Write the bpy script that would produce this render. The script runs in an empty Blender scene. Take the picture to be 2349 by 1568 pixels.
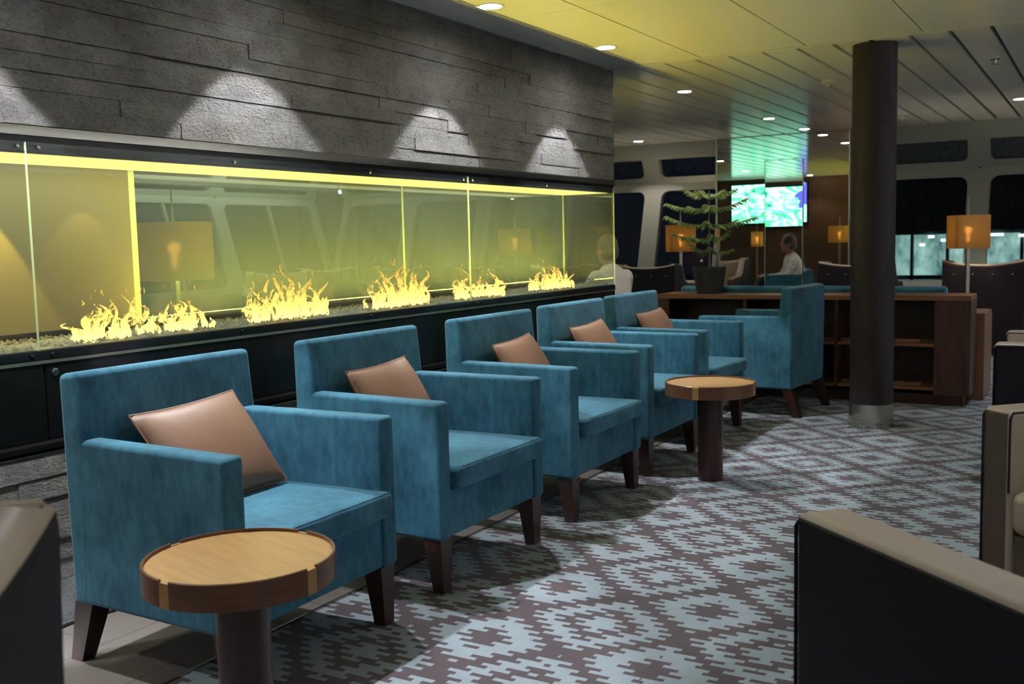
import bpy, bmesh, math, random
from mathutils import Vector, Matrix, Euler

sc = bpy.context.scene
COL = sc.collection
PI = math.pi
H2_ = math.pi / 2
rnd = random.Random(7)

# ------------------------------------------------------------------ materials
class NT:
    """small helper around a material node tree"""
    def __init__(self, name):
        self.m = bpy.data.materials.new(name)
        self.m.use_nodes = True
        self.t = self.m.node_tree
        self.t.nodes.clear()
        self.out = self.t.nodes.new('ShaderNodeOutputMaterial')
    def n(self, typ, **kw):
        nd = self.t.nodes.new(typ)
        for k, v in kw.items():
            setattr(nd, k, v)
        return nd
    def l(self, a, b):
        self.t.links.new(a, b)
    def setv(self, sock, v):
        if isinstance(v, bpy.types.NodeSocket):
            self.l(v, sock)
        else:
            sock.default_value = v
    def math(self, op, a, b=None, c=None):
        nd = self.n('ShaderNodeMath', operation=op)
        self.setv(nd.inputs[0], a)
        if b is not None: self.setv(nd.inputs[1], b)
        if c is not None: self.setv(nd.inputs[2], c)
        return nd.outputs[0]
    def bsdf(self, **kw):
        b = self.n('ShaderNodeBsdfPrincipled')
        for k, v in kw.items():
            self.setv(b.inputs[k.replace('_', ' ')], v)
        self.l(b.outputs[0], self.out.inputs[0])
        return b
    def coord(self, which='Object', scale=(1, 1, 1)):
        tc = self.n('ShaderNodeTexCoord')
        mp = self.n('ShaderNodeMapping')
        mp.inputs['Scale'].default_value = scale
        self.l(tc.outputs[which], mp.inputs[0])
        return mp.outputs[0]
    def noise(self, vec, scale, detail=3, rough=0.5):
        nd = self.n('ShaderNodeTexNoise')
        self.l(vec, nd.inputs['Vector'])
        nd.inputs['Scale'].default_value = scale
        nd.inputs['Detail'].default_value = detail
        nd.inputs['Roughness'].default_value = rough
        return nd.outputs['Fac']
    def ramp(self, fac, stops):
        nd = self.n('ShaderNodeValToRGB')
        self.l(fac, nd.inputs[0])
        els = nd.color_ramp.elements
        els[0].position, els[0].color = stops[0][0], (*stops[0][1], 1)
        els[1].position, els[1].color = stops[-1][0], (*stops[-1][1], 1)
        for p, c in stops[1:-1]:
            e = els.new(p); e.color = (*c, 1)
        return nd.outputs[0]
    def mix(self, fac, a, b):
        nd = self.n('ShaderNodeMix', data_type='RGBA')
        self.setv(nd.inputs[0], fac)
        self.setv(nd.inputs[6], a if isinstance(a, bpy.types.NodeSocket) else (*a, 1))
        self.setv(nd.inputs[7], b if isinstance(b, bpy.types.NodeSocket) else (*b, 1))
        return nd.outputs[2]
    def bump(self, h, strength=0.3, dist=0.002):
        nd = self.n('ShaderNodeBump')
        nd.inputs['Strength'].default_value = strength
        nd.inputs['Distance'].default_value = dist
        self.l(h, nd.inputs['Height'])
        return nd.outputs[0]

def simple(name, col, rough=0.5, metal=0.0, spec=0.5, **kw):
    t = NT(name)
    t.bsdf(Base_Color=(*col, 1), Roughness=rough, Metallic=metal, Specular_IOR_Level=spec, **kw)
    return t.m

def emitter(name, col, strength):
    t = NT(name)
    e = t.n('ShaderNodeEmission')
    e.inputs[0].default_value = (*col, 1); e.inputs[1].default_value = strength
    t.l(e.outputs[0], t.out.inputs[0])
    return t.m

def fabric(name, dark, light, scale=60):
    t = NT(name)
    v = t.coord('Object')
    big = t.noise(v, 4.5, 4, 0.6)
    vs = t.coord('Object', (1, 1, 0.35))
    streak = t.noise(vs, 38, 2, 0.6)
    f = t.math('MULTIPLY_ADD', streak, 0.35, t.math('MULTIPLY', big, 0.75))
    col = t.ramp(f, [(0.36, dark), (0.75, light)])
    weave = t.noise(t.coord('Object'), 420, 2, 0.6)
    t.bsdf(Base_Color=col, Roughness=0.85, Specular_IOR_Level=0.25, Sheen_Weight=0.35, Sheen_Roughness=0.35,
           Sheen_Tint=(0.55, 0.85, 1.0, 1), Normal=t.bump(weave, 0.35, 0.002))
    return t.m

def leather(name, col, rough=0.38, spec=0.5):
    t = NT(name)
    v = t.coord('Object')
    n1 = t.noise(v, 6, 4, 0.6)
    c = t.mix(t.math('MULTIPLY', n1, 0.7), tuple(x * 0.8 for x in col), tuple(min(1, x * 1.2) for x in col))
    n2 = t.noise(v, 260, 2, 0.6)
    h = t.math('MULTIPLY_ADD', n1, 3.0, t.math('MULTIPLY', n2, 0.35))
    t.bsdf(Base_Color=c, Roughness=rough, Specular_IOR_Level=spec, Normal=t.bump(h, 0.25, 0.002))
    return t.m

def wood(name, dark, light, rough=0.35, axis=(1, 12, 12), scale=5, coat=0.0):
    t = NT(name)
    v = t.coord('Object', axis)
    n1 = t.noise(v, scale, 5, 0.6)
    c = t.ramp(n1, [(0.3, dark), (0.7, light)])
    t.bsdf(Base_Color=c, Roughness=rough, Coat_Weight=coat, Coat_Roughness=0.15)
    return t.m

def stone():
    t = NT('slate_strips')
    g = t.n('ShaderNodeNewGeometry')
    rv = g.outputs['Random Per Island']
    v = t.coord('Object')
    n1 = t.noise(v, 9, 6, 0.65)
    vs = t.coord('Object', (1, 1, 1.6))
    mus = t.noise(vs, 55, 6, 0.72)
    base = t.ramp(rv, [(0.0, (0.088, 0.082, 0.076)), (0.35, (0.122, 0.120, 0.118)), (0.7, (0.136, 0.121, 0.108)), (1.0, (0.17, 0.168, 0.162))])
    n3 = t.noise(vs, 5.5, 6, 0.75)
    c = t.mix(t.math('MULTIPLY', n1, 0.8), base, (0.15, 0.14, 0.127))
    c = t.mix(t.math('MINIMUM', t.math('MAXIMUM', t.math('MULTIPLY_ADD', n3, 4.0, -1.75), 0.0), 0.62), c, (0.045, 0.040, 0.036))
    vein = t.n('ShaderNodeTexNoise'); t.l(vs, vein.inputs['Vector'])
    vein.inputs['Scale'].default_value = 14; vein.inputs['Detail'].default_value = 6; vein.inputs['Distortion'].default_value = 1.6
    vv = t.math('MULTIPLY', t.math('ABSOLUTE', t.math('SUBTRACT', vein.outputs['Fac'], 0.5)), 6.0)
    h = t.math('ADD', t.math('MULTIPLY', mus, 1.4), t.math('MULTIPLY', t.math('MINIMUM', vv, 1.0), 0.18))
    h = t.math('ADD', h, t.math('MULTIPLY', n1, 1.2))
    rg = t.math('MULTIPLY_ADD', mus, 0.34, 0.13)
    t.bsdf(Base_Color=c, Roughness=rg, Specular_IOR_Level=0.5, Normal=t.bump(h, 0.95, 0.0095))
    return t.m

def carpet():
    t = NT('ikat_carpet')
    tc = t.n('ShaderNodeTexCoord')
    sep = t.n('ShaderNodeSeparateXYZ'); t.l(tc.outputs['Object'], sep.inputs[0])
    x, y = sep.outputs[0], sep.outputs[1]
    H = 0.54 / 28
    row = t.math('FLOOR', t.math('DIVIDE', t.math('SUBTRACT', y, 2.985), H))
    yr = t.math('MULTIPLY', t.math('ADD', row, 0.5), 1 / 28)
    u = t.math('DIVIDE', t.math('ADD', x, 1.425), 0.565)
    fu = t.math('MULTIPLY', t.math('ABSOLUTE', t.math('SUBTRACT', u, t.math('ROUND', u))), 2)
    fv = t.math('MULTIPLY', t.math('ABSOLUTE', t.math('SUBTRACT', yr, t.math('ROUND', yr))), 2)
    par = t.math('SUBTRACT', t.math('FLOORED_MODULO', row, 2.0), 0.5)
    # random finger length, constant along short pieces of a row
    cv = t.n('ShaderNodeCombineXYZ')
    t.l(t.math('FLOOR', t.math('MULTIPLY', u, 4.0)), cv.inputs[0]); t.l(row, cv.inputs[1])
    wn = t.n('ShaderNodeTexWhiteNoise', noise_dimensions='2D'); t.l(cv.outputs[0], wn.inputs['Vector'])
    jit = t.math('MULTIPLY', t.math('SUBTRACT', wn.outputs['Value'], 0.5), 0.06)
    dist0 = t.math('ADD', fu, fv)
    off = t.math('ADD', t.math('MULTIPLY', par, 0.155), jit)
    d = t.math('ADD', dist0, off)
    def band(a, b):
        return t.math('MULTIPLY', t.math('GREATER_THAN', d, a), t.math('LESS_THAN', d, b))
    wid = t.math('MULTIPLY_ADD', t.math('ABSOLUTE', t.math('SUBTRACT', fu, fv)), 0.09, 0.145)
    border = t.math('LESS_THAN', t.math('ABSOLUTE', t.math('SUBTRACT', d, 1.07)), wid)
    lum = t.math('ADD', t.math('LESS_THAN', d, 0.30), band(0.57, 1.68))
    lum = t.math('MULTIPLY', lum, t.math('SUBTRACT', 1.0, border))
    v = t.coord('Object')
    n1 = t.noise(v, 3.5, 3, 0.6)
    n2 = t.noise(v, 16, 3, 0.6)
    brown = t.mix(t.math('MULTIPLY', n1, 1.0), (0.100, 0.072, 0.076), (0.050, 0.044, 0.056))
    brown = t.mix(t.math('MULTIPLY', n2, 0.5), brown, (0.125, 0.095, 0.110))
    light = t.mix(n2, (0.24, 0.285, 0.32), (0.33, 0.385, 0.425))
    col = t.mix(lum, brown, light)
    pile = t.noise(v, 500, 2, 0.7)
    t.bsdf(Base_Color=col, Roughness=0.95, Specular_IOR_Level=0.1, Sheen_Weight=0.15, Normal=t.bump(pile, 0.5, 0.004))
    return t.m

def tiles():
    t = NT('slate_floor_tile')
    tc = t.n('ShaderNodeTexCoord'); mp = t.n('ShaderNodeMapping')
    mp.inputs['Rotation'].default_value = (0, 0, PI / 2)
    mp.inputs['Location'].default_value = (0.30, 0.22, 0)
    t.l(tc.outputs['Object'], mp.inputs[0])
    br = t.n('ShaderNodeTexBrick'); t.l(mp.outputs[0], br.inputs['Vector'])
    br.inputs['Scale'].default_value = 1.0
    br.inputs['Brick Width'].default_value = 0.6; br.inputs['Row Height'].default_value = 0.32
    br.inputs['Mortar Size'].default_value = 0.004
    br.inputs['Color1'].default_value = (0.115, 0.095, 0.082, 1); br.inputs['Color2'].default_value = (0.15, 0.125, 0.108, 1)
    br.inputs['Mortar'].default_value = (0.05, 0.045, 0.04, 1)
    v = t.coord('Object'); n = t.noise(v, 14, 6, 0.65)
    c = t.mix(t.math('MULTIPLY', n, 0.6), br.outputs[0], (0.06, 0.050, 0.044))
    t.bsdf(Base_Color=c, Roughness=0.55, Normal=t.bump(n, 0.5, 0.006))
    return t.m

def glass(name, tint, haze=0.0, hazecol=(0.7, 0.72, 0.4), ior=1.45):
    t = NT(name)
    gm = t.n('ShaderNodeNewGeometry'); dt = t.n('ShaderNodeVectorMath', operation='DOT_PRODUCT')
    t.l(gm.outputs['Incoming'], dt.inputs[0]); t.l(gm.outputs['Normal'], dt.inputs[1])
    f0 = ((ior - 1) / (ior + 1)) ** 2
    sch = t.math('POWER', t.math('SUBTRACT', 1.0, t.math('ABSOLUTE', dt.outputs['Value'])), 5.0)
    frv = t.math('MULTIPLY_ADD', sch, 1 - f0, f0)
    tr = t.n('ShaderNodeBsdfTransparent'); tr.inputs[0].default_value = (*tint, 1)
    gl = t.n('ShaderNodeBsdfGlossy'); gl.inputs['Roughness'].default_value = 0.0
    mx = t.n('ShaderNodeMixShader')
    t.l(frv, mx.inputs[0]); t.l(tr.outputs[0], mx.inputs[1]); t.l(gl.outputs[0], mx.inputs[2])
    last = mx.outputs[0]
    if haze > 0:
        df = t.n('ShaderNodeBsdfDiffuse'); df.inputs[0].default_value = (*hazecol, 1)
        tl = t.n('ShaderNodeBsdfTranslucent'); tl.inputs[0].default_value = (*hazecol, 1)
        m1 = t.n('ShaderNodeMixShader'); m1.inputs[0].default_value = 0.5
        t.l(df.outputs[0], m1.inputs[1]); t.l(tl.outputs[0], m1.inputs[2])
        m2 = t.n('ShaderNodeMixShader'); m2.inputs[0].default_value = haze
        t.l(last, m2.inputs[1]); t.l(m1.outputs[0], m2.inputs[2])
        last = m2.outputs[0]
    t.l(last, t.out.inputs[0])
    return t.m

def ceiling_mat(name, groove=False):
    t = NT(name)
    v = t.coord('Object')
    col = (0.87, 0.87, 0.84)
    if groove:
        sep = t.n('ShaderNodeSeparateXYZ'); t.l(v, sep.inputs[0])
        x, y = sep.outputs[0], sep.outputs[1]
        ux = t.math('DIVIDE', t.math('ADD', x, 2.41), 0.70)
        gx = t.math('LESS_THAN', t.math('ABSOLUTE', t.math('SUBTRACT', ux, t.math('ROUND', ux))), 0.0045)
        uy = t.math('DIVIDE', t.math('SUBTRACT', y, 4.925), 1.83)
        gy = t.math('MULTIPLY', t.math('LESS_THAN', t.math('ABSOLUTE', t.math('SUBTRACT', uy, t.math('ROUND', uy))), 0.001), 0.6)
        g = t.math('MAXIMUM', gx, gy)
        c = t.mix(g, col, (0.12, 0.12, 0.11))
    else:
        c = (*col, 1)
    nb = t.noise(v, 2.2, 2, 0.5)
    t.bsdf(Base_Color=c, Roughness=0.15, Specular_IOR_Level=0.8, Normal=t.bump(nb, 0.08, 0.01))
    return t.m

def flame_mat():
    t = NT('gas_flame')
    tc = t.n('ShaderNodeTexCoord')
    sep = t.n('ShaderNodeSeparateXYZ'); t.l(tc.outputs['Object'], sep.inputs[0])
    z = t.math('DIVIDE', sep.outputs[2], 0.24)
    col = t.ramp(z, [(0.0, (1.0, 0.70, 0.22)), (0.25, (1.0, 0.62, 0.13)), (0.8, (1.0, 0.50, 0.08)), (1.0, (1.0, 0.42, 0.06))])
    mp = t.n('ShaderNodeMapping'); mp.inputs['Scale'].default_value = (1, 1, 0.55)
    t.l(tc.outputs['Object'], mp.inputs[0])
    ns = t.n('ShaderNodeTexNoise'); t.l(mp.outputs[0], ns.inputs['Vector'])
    ns.inputs['Scale'].default_value = 38; ns.inputs['Detail'].default_value = 3; ns.inputs['Distortion'].default_value = 1.2
    a = t.math('MULTIPLY_ADD', t.math('SUBTRACT', ns.outputs['Fac'], 0.5), 9.0, 0.42)
    a = t.math('SUBTRACT', a, t.math('MULTIPLY', z, 0.45))
    a = t.math('MINIMUM', t.math('MAXIMUM', a, 0.03), 0.9)
    em = t.n('ShaderNodeEmission'); t.l(col, em.inputs[0])
    t.l(t.math('MAXIMUM', t.math('SUBTRACT', 2.7, t.math('MULTIPLY', z, 2.2)), 0.9), em.inputs[1])
    tr = t.n('ShaderNodeBsdfTransparent'); mx = t.n('ShaderNodeMixShader')
    t.l(a, mx.inputs[0]); t.l(tr.outputs[0], mx.inputs[1]); t.l(em.outputs[0], mx.inputs[2])
    t.l(mx.outputs[0], t.out.inputs[0])
    return t.m

def tv_mat():
    t = NT('television_picture')
    v = t.coord('Generated')
    ns = t.n('ShaderNodeTexNoise'); t.l(v, ns.inputs['Vector'])
    ns.inputs['Scale'].default_value = 2.6; ns.inputs['Detail'].default_value = 5; ns.inputs['Distortion'].default_value = 2.2
    c1 = t.ramp(ns.outputs['Fac'], [(0.33, (0.01, 0.12, 0.16)), (0.39, (0.06, 0.55, 0.20)), (0.46, (0.14, 0.80, 0.44)), (0.54, (0.56, 0.95, 0.86)), (0.66, (0.12, 0.65, 0.30))])
    sep = t.n('ShaderNodeSeparateXYZ'); t.l(v, sep.inputs[0])
    n2 = t.noise(v, 3.2, 4, 0.6)
    blue = t.math('GREATER_THAN', t.math('ADD', sep.outputs[0], t.math('MULTIPLY', t.math('SUBTRACT', n2, 0.5), 0.9)), 0.88)
    blue = t.math('MULTIPLY', blue, t.math('GREATER_THAN', sep.outputs[2], 0.45))
    c = t.mix(blue, c1, (0.08, 0.08, 0.60))
    e = t.n('ShaderNodeEmission'); t.l(c, e.inputs[0]); e.inputs[1].default_value = 2.4
    t.l(e.outputs[0], t.out.inputs[0])
    return t.m

def shade_mat():
    t = NT('amber_lamp_shade')
    tl = t.n('ShaderNodeBsdfTranslucent'); tl.inputs[0].default_value = (0.78, 0.56, 0.22, 1)
    df = t.n('ShaderNodeBsdfDiffuse'); df.inputs[0].default_value = (0.48, 0.29, 0.13, 1)
    mx = t.n('ShaderNodeMixShader'); mx.inputs[0].default_value = 0.45
    t.l(tl.outputs[0], mx.inputs[1]); t.l(df.outputs[0], mx.inputs[2])
    rf = t.n('ShaderNodeBsdfRefraction'); rf.inputs['Color'].default_value = (0.85, 0.62, 0.30, 1)
    rf.inputs['Roughness'].default_value = 0.42; rf.inputs['IOR'].default_value = 1.25
    m3 = t.n('ShaderNodeMixShader'); m3.inputs[0].default_value = 0.30
    t.l(mx.outputs[0], m3.inputs[1]); t.l(rf.outputs[0], m3.inputs[2])
    t.l(m3.outputs[0], t.out.inputs[0])
    return t.m

def shirt_mat():
    t = NT('striped_shirt')
    v = t.coord('Object')
    w = t.n('ShaderNodeTexWave'); t.l(v, w.inputs['Vector']); w.bands_direction = 'Y'
    w.inputs['Scale'].default_value = 22; w.inputs['Distortion'].default_value = 1.5; w.inputs['Detail Scale'].default_value = 0.6
    c = t.ramp(w.outputs['Fac'], [(0.0, (0.22, 0.20, 0.19)), (0.18, (0.80, 0.76, 0.72)), (1.0, (0.84, 0.81, 0.78))])
    t.bsdf(Base_Color=c, Roughness=0.9)
    return t.m

M = {}
M['teal'] = fabric('teal_velvet', (0.010, 0.060, 0.098), (0.058, 0.190, 0.280))
M['dkwood'] = wood('dark_mahogany', (0.020, 0.008, 0.007), (0.050, 0.018, 0.014), 0.35, (8, 8, 0.8))
M['cabwood'] = wood('cabinet_mahogany', (0.042, 0.015, 0.011), (0.085, 0.032, 0.022), 0.35, (10, 10, 0.8))
M['cabtop'] = wood('cabinet_top_wood', (0.16, 0.070, 0.035), (0.27, 0.125, 0.065), 0.28, (1, 12, 12))
M['tabletop'] = wood('light_veneer', (0.30, 0.165, 0.060), (0.40, 0.225, 0.085), 0.38, (1.2, 14, 1), 4)
M['tablerim'] = wood('rim_veneer', (0.085, 0.036, 0.018), (0.16, 0.068, 0.032), 0.33, (1.5, 1.5, 12), 4)
M['pillow'] = leather('cognac_leather', (0.185, 0.095, 0.058), 0.48)
M['tan'] = leather('taupe_leather', (0.31, 0.235, 0.175), 0.40)
M['darkleather'] = leather('black_brown_leather', (0.010, 0.007, 0.012), 0.55, 0.22)
M['brownleather'] = leather('umber_leather', (0.070, 0.045, 0.034), 0.42)
M['stone'] = stone()
M['carpet'] = carpet()
M['tile'] = tiles()
M['black'] = simple('black_enamel', (0.006, 0.006, 0.007), 0.16, 0, 0.5)
M['blackrail'] = simple('black_anodised_rail', (0.007, 0.006, 0.006), 0.25, 0, 0.3)
t = NT('brushed_steel'); v = t.coord('Object', (1, 0.05, 1)); nn = t.noise(v, 120, 3, 0.6)
t.bsdf(Base_Color=(0.46, 0.44, 0.41, 1), Metallic=1.0, Roughness=t.math('MULTIPLY_ADD', nn, 0.12, 0.12)); M['steel'] = t.m
t = NT('brushed_sleeve'); v = t.coord('Object', (1, 1, 0.01)); nn = t.noise(v, 45, 4, 0.7)
t.bsdf(Base_Color=(0.55, 0.52, 0.46, 1), Metallic=1.0, Roughness=0.10, Normal=t.bump(nn, 1.0, 0.006)); M['sleeve'] = t.m
M['brass'] = simple('satin_nickel', (0.62, 0.56, 0.44), 0.30, 1.0)
M['white'] = simple('painted_window_frame', (0.33, 0.33, 0.29), 0.5)
M['whiteglow'] = emitter('downlight_lens', (1.0, 0.93, 0.84), 30)
M['ledyellow'] = emitter('led_light_panel', (1.0, 0.90, 0.24), 1.25)
M['glass'] = glass('fireplace_glass', (0.95, 0.985, 0.93), 0.02, (0.60, 0.70, 0.85))
M['glassback'] = glass('fireplace_back_glass', (0.90, 0.97, 0.90), 0.080, (0.56, 0.70, 0.92), 1.5)
M['glassedge'] = simple('glass_edge', (0.62, 0.72, 0.42), 0.3)
M['winglass'] = glass('window_glass', (0.85, 0.88, 0.9), 0.0, ior=1.35)
M['mirror'] = simple('mirror_glass', (0.86, 0.90, 0.88), 0.0, 1.0)
M['ceilplank'] = ceiling_mat('ceiling_plank')
M['ceilpanel'] = ceiling_mat('ceiling_panel', True)
M['ceilgap'] = simple('ceiling_gap', (0.05, 0.05, 0.048), 0.7)
M['flame'] = flame_mat()
t = NT('lava_gravel'); v = t.coord('Object'); n = t.noise(v, 40, 4, 0.6)
t.bsdf(Base_Color=t.ramp(n, [(0.3, (0.03, 0.028, 0.022)), (0.7, (0.20, 0.19, 0.14))]), Roughness=0.8); M['gravel'] = t.m
M['olive'] = simple('back_panel_paint', (0.22, 0.20, 0.12), 0.5)
M['tv'] = tv_mat()
M['shade'] = shade_mat()
t = NT('brown_wall_veneer'); v = t.coord('Object', (14, 14, 0.7)); n = t.noise(v, 5, 5, 0.6)
t.bsdf(Base_Color=t.ramp(n, [(0.3, (0.045, 0.018, 0.010)), (0.7, (0.095, 0.040, 0.022))]), Roughness=0.4); M['wallwood'] = t.m
t = NT('column_leather'); v = t.coord('Object', (3, 3, 0.5)); n = t.noise(v, 9, 3, 0.6)
t.bsdf(Base_Color=t.ramp(n, [(0.3, (0.016, 0.010, 0.012)), (0.7, (0.024, 0.015, 0.017))]), Roughness=0.55, Specular_IOR_Level=0.3); M['column'] = t.m
M['pot'] = simple('dark_planter', (0.020, 0.018, 0.018), 0.55)
M['soil'] = simple('potting_soil', (0.03, 0.02, 0.012), 0.9)
t = NT('pine_needles'); v = t.coord('Object'); n = t.noise(v, 30, 3, 0.6)
t.bsdf(Base_Color=t.ramp(n, [(0.3, (0.12, 0.20, 0.06)), (0.7, (0.26, 0.36, 0.13))]), Roughness=0.6); M['needle'] = t.m
M['bark'] = simple('plant_stem', (0.14, 0.13, 0.06), 0.7)
M['skin'] = simple('skin', (0.52, 0.28, 0.20), 0.55, Subsurface_Weight=0.1)
t = NT('grey_hair'); v = t.coord('Object', (1, 1, 0.4)); n = t.noise(v, 90, 4, 0.7)
t.bsdf(Base_Color=t.ramp(n, [(0.35, (0.05, 0.042, 0.034)), (0.65, (0.26, 0.23, 0.19))]), Roughness=0.6, Normal=t.bump(n, 0.9, 0.006)); M['hair'] = t.m
M['shirt'] = shirt_mat()
M['trousers'] = simple('dark_trousers', (0.02, 0.022, 0.03), 0.85)
M['shoe'] = simple('black_shoe', (0.01, 0.01, 0.01), 0.3)
M['cable'] = simple('black_cable', (0.01, 0.01, 0.012), 0.5)
M['trimlight'] = simple('light_trim', (0.55, 0.53, 0.46), 0.35)
M['darkfabric'] = None
t = NT('window_blind'); v = t.coord('Object', (1, 1, 0.1)); n = t.noise(v, 60, 3, 0.6)
t.bsdf(Base_Color=t.ramp(n, [(0.3, (0.02, 0.025, 0.03)), (0.7, (0.07, 0.085, 0.10))]), Roughness=0.8); M['blind'] = t.m
M['wallpaint'] = simple('wall_paint', (0.65, 0.64, 0.62), 0.7)
M['studm'] = simple('stud_metal', (0.5, 0.5, 0.55), 0.25, 1.0)

# ------------------------------------------------------------------ mesh building
class MB:
    def __init__(self):
        self.bm = bmesh.new()
    def _merge(self, tb, mat=0, mtx=None):
        if mtx is not None:
            bmesh.ops.transform(tb, matrix=mtx, verts=tb.verts)
        for f in tb.faces:
            f.material_index = mat
        me = bpy.data.meshes.new('tmp')
        tb.to_mesh(me); tb.free()
        self.bm.from_mesh(me)
        bpy.data.meshes.remove(me)
    def box(self, x0, x1, y0, y1, z0, z1, bev=0, seg=2, mat=0, mtx=None, cuts=0, bulge=0):
        tb = bmesh.new()
        bmesh.ops.create_cube(tb, size=1)
        sx, sy, sz = x1 - x0, y1 - y0, z1 - z0
        for v in tb.verts:
            v.co = Vector(((v.co.x + .5) * sx + x0, (v.co.y + .5) * sy + y0, (v.co.z + .5) * sz + z0))
        if bev > 0:
            bmesh.ops.bevel(tb, geom=list(tb.edges), offset=bev, segments=seg, profile=0.5, affect='EDGES')
        self._merge(tb, mat, mtx)
        return self
    def prism(self, pts, axis, a0, a1, bev=0, seg=2, mat=0, mtx=None):
        """polygon pts (2-D) extruded along axis ('x': pts are y,z; 'y': x,z; 'z': x,y)"""
        tb = bmesh.new()
        def mk(p, a):
            if axis == 'x': return (a, p[0], p[1])
            if axis == 'y': return (p[0], a, p[1])
            return (p[0], p[1], a)
        lo = [tb.verts.new(mk(p, a0)) for p in pts]
        hi = [tb.verts.new(mk(p, a1)) for p in pts]
        tb.faces.new(lo); tb.faces.new(list(reversed(hi)))
        n = len(pts)
        for i in range(n):
            tb.faces.new((lo[i], hi[i], hi[(i + 1) % n], lo[(i + 1) % n]))
        bmesh.ops.recalc_face_normals(tb, faces=tb.faces)
        if bev > 0:
            bmesh.ops.bevel(tb, geom=list(tb.edges), offset=bev, segments=seg, profile=0.5, affect='EDGES')
        self._merge(tb, mat, mtx)
        return self
    def lathe(self, prof, n=32, c=(0, 0, 0), mat=0, mtx=None):
        tb = bmesh.new(); rings = []
        for r, z in prof:
            rings.append([tb.verts.new((c[0] + r * math.cos(2 * PI * i / n), c[1] + r * math.sin(2 * PI * i / n), c[2] + z)) for i in range(n)])
        for a, b in zip(rings[:-1], rings[1:]):
            for i in range(n):
                tb.faces.new((a[i], a[(i + 1) % n], b[(i + 1) % n], b[i]))
        tb.faces.new(list(reversed(rings[0]))); tb.faces.new(rings[-1])
        bmesh.ops.recalc_face_normals(tb, faces=tb.faces)
        self._merge(tb, mat, mtx)
        return self
    def tube(self, pts, rad, n=8, mat=0, mtx=None):
        """tube along points with a radius (number or list)"""
        tb = bmesh.new(); rings = []
        pts = [Vector(p) for p in pts]
        if not isinstance(rad, (list, tuple)): rad = [rad] * len(pts)
        up = None
        for i, p in enumerate(pts):
            d = (pts[min(i + 1, len(pts) - 1)] - pts[max(i - 1, 0)]).normalized()
            if up is None:
                up = Vector((0, 0, 1)) if abs(d.z) < 0.9 else Vector((1, 0, 0))
            a = d.cross(up).normalized(); b = a.cross(d).normalized(); up = b
            r = rad[i]
            rx, ry = (r if isinstance(r, (tuple, list)) else (r, r))
            rings.append([tb.verts.new(p + a * rx * math.cos(2 * PI * k / n) + b * ry * math.sin(2 * PI * k / n)) for k in range(n)])
        for a, b in zip(rings[:-1], rings[1:]):
            for i in range(n):
                tb.faces.new((a[i], a[(i + 1) % n], b[(i + 1) % n], b[i]))
        tb.faces.new(list(reversed(rings[0]))); tb.faces.new(rings[-1])
        bmesh.ops.recalc_face_normals(tb, faces=tb.faces)
        self._merge(tb, mat, mtx)
        return self
    def ball(self, c, r, mat=0, seg=16, rings=10, mtx=None):
        tb = bmesh.new()
        bmesh.ops.create_uvsphere(tb, u_segments=seg, v_segments=rings, radius=1)
        if not isinstance(r, (tuple, list)): r = (r, r, r)
        for v in tb.verts:
            v.co = Vector((v.co.x * r[0] + c[0], v.co.y * r[1] + c[1], v.co.z * r[2] + c[2]))
        self._merge(tb, mat, mtx)
        return self
    def raw(self, verts, faces, mat=0):
        vs = [self.bm.verts.new(v) for v in verts]
        for f in faces:
            fc = self.bm.faces.new([vs[i] for i in f]); fc.material_index = mat
        return self
    def build(self, name, mats, parent=None, smooth=True, angle=40, wn=True):
        me = bpy.data.meshes.new(name)
        self.bm.to_mesh(me); self.bm.free()
        if not isinstance(mats, (list, tuple)): mats = [mats]
        for m in mats: me.materials.append(m)
        if smooth:
            me.polygons.foreach_set('use_smooth', [True] * len(me.polygons))
            me.set_sharp_from_angle(angle=math.radians(angle))
        o = bpy.data.objects.new(name, me)
        COL.objects.link(o)
        if parent is not None: o.parent = parent
        if smooth and wn and len(me.polygons) < 4000:
            w = o.modifiers.new('wn', 'WEIGHTED_NORMAL'); w.keep_sharp = True
        return o

def tag(o, label=None, cat=None, group=None, kind=None):
    if label: o['label'] = label
    if cat: o['category'] = cat
    if group: o['group'] = group
    if kind: o['kind'] = kind
    return o

def empty(name, loc=(0, 0, 0), rz=0.0, label=None, cat=None, group=None, kind=None):
    o = bpy.data.objects.new(name, None)
    o.empty_display_size = 0.1
    COL.objects.link(o)
    o.location = loc; o.rotation_euler = (0, 0, rz)
    return tag(o, label, cat, group, kind)

KIDS = {}
def kids(o):
    return [c for c in COL.objects if c.parent == o]
def copy_tree(o, parent=None):
    c = o.copy(); COL.objects.link(c)
    if parent is not None: c.parent = parent
    for k in kids(o):
        copy_tree(k, c)
    return c
def struct(o, label, cat='wall'):
    return tag(o, label, cat, None, 'structure')

# ------------------------------------------------------------------ room constants
XF = -3.12      # face of the fireplace wall
ZC = 2.465      # ceiling height
YE = 6.87       # far end of the fireplace wall
XB = -3.55      # rear face of the fireplace wall
YW = 12.45      # header of the front window wall
XS = -10.5      # side window wall
XR, YR = 4.2, -2.2
YT = 2.95       # face of the wall that carries the television

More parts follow.
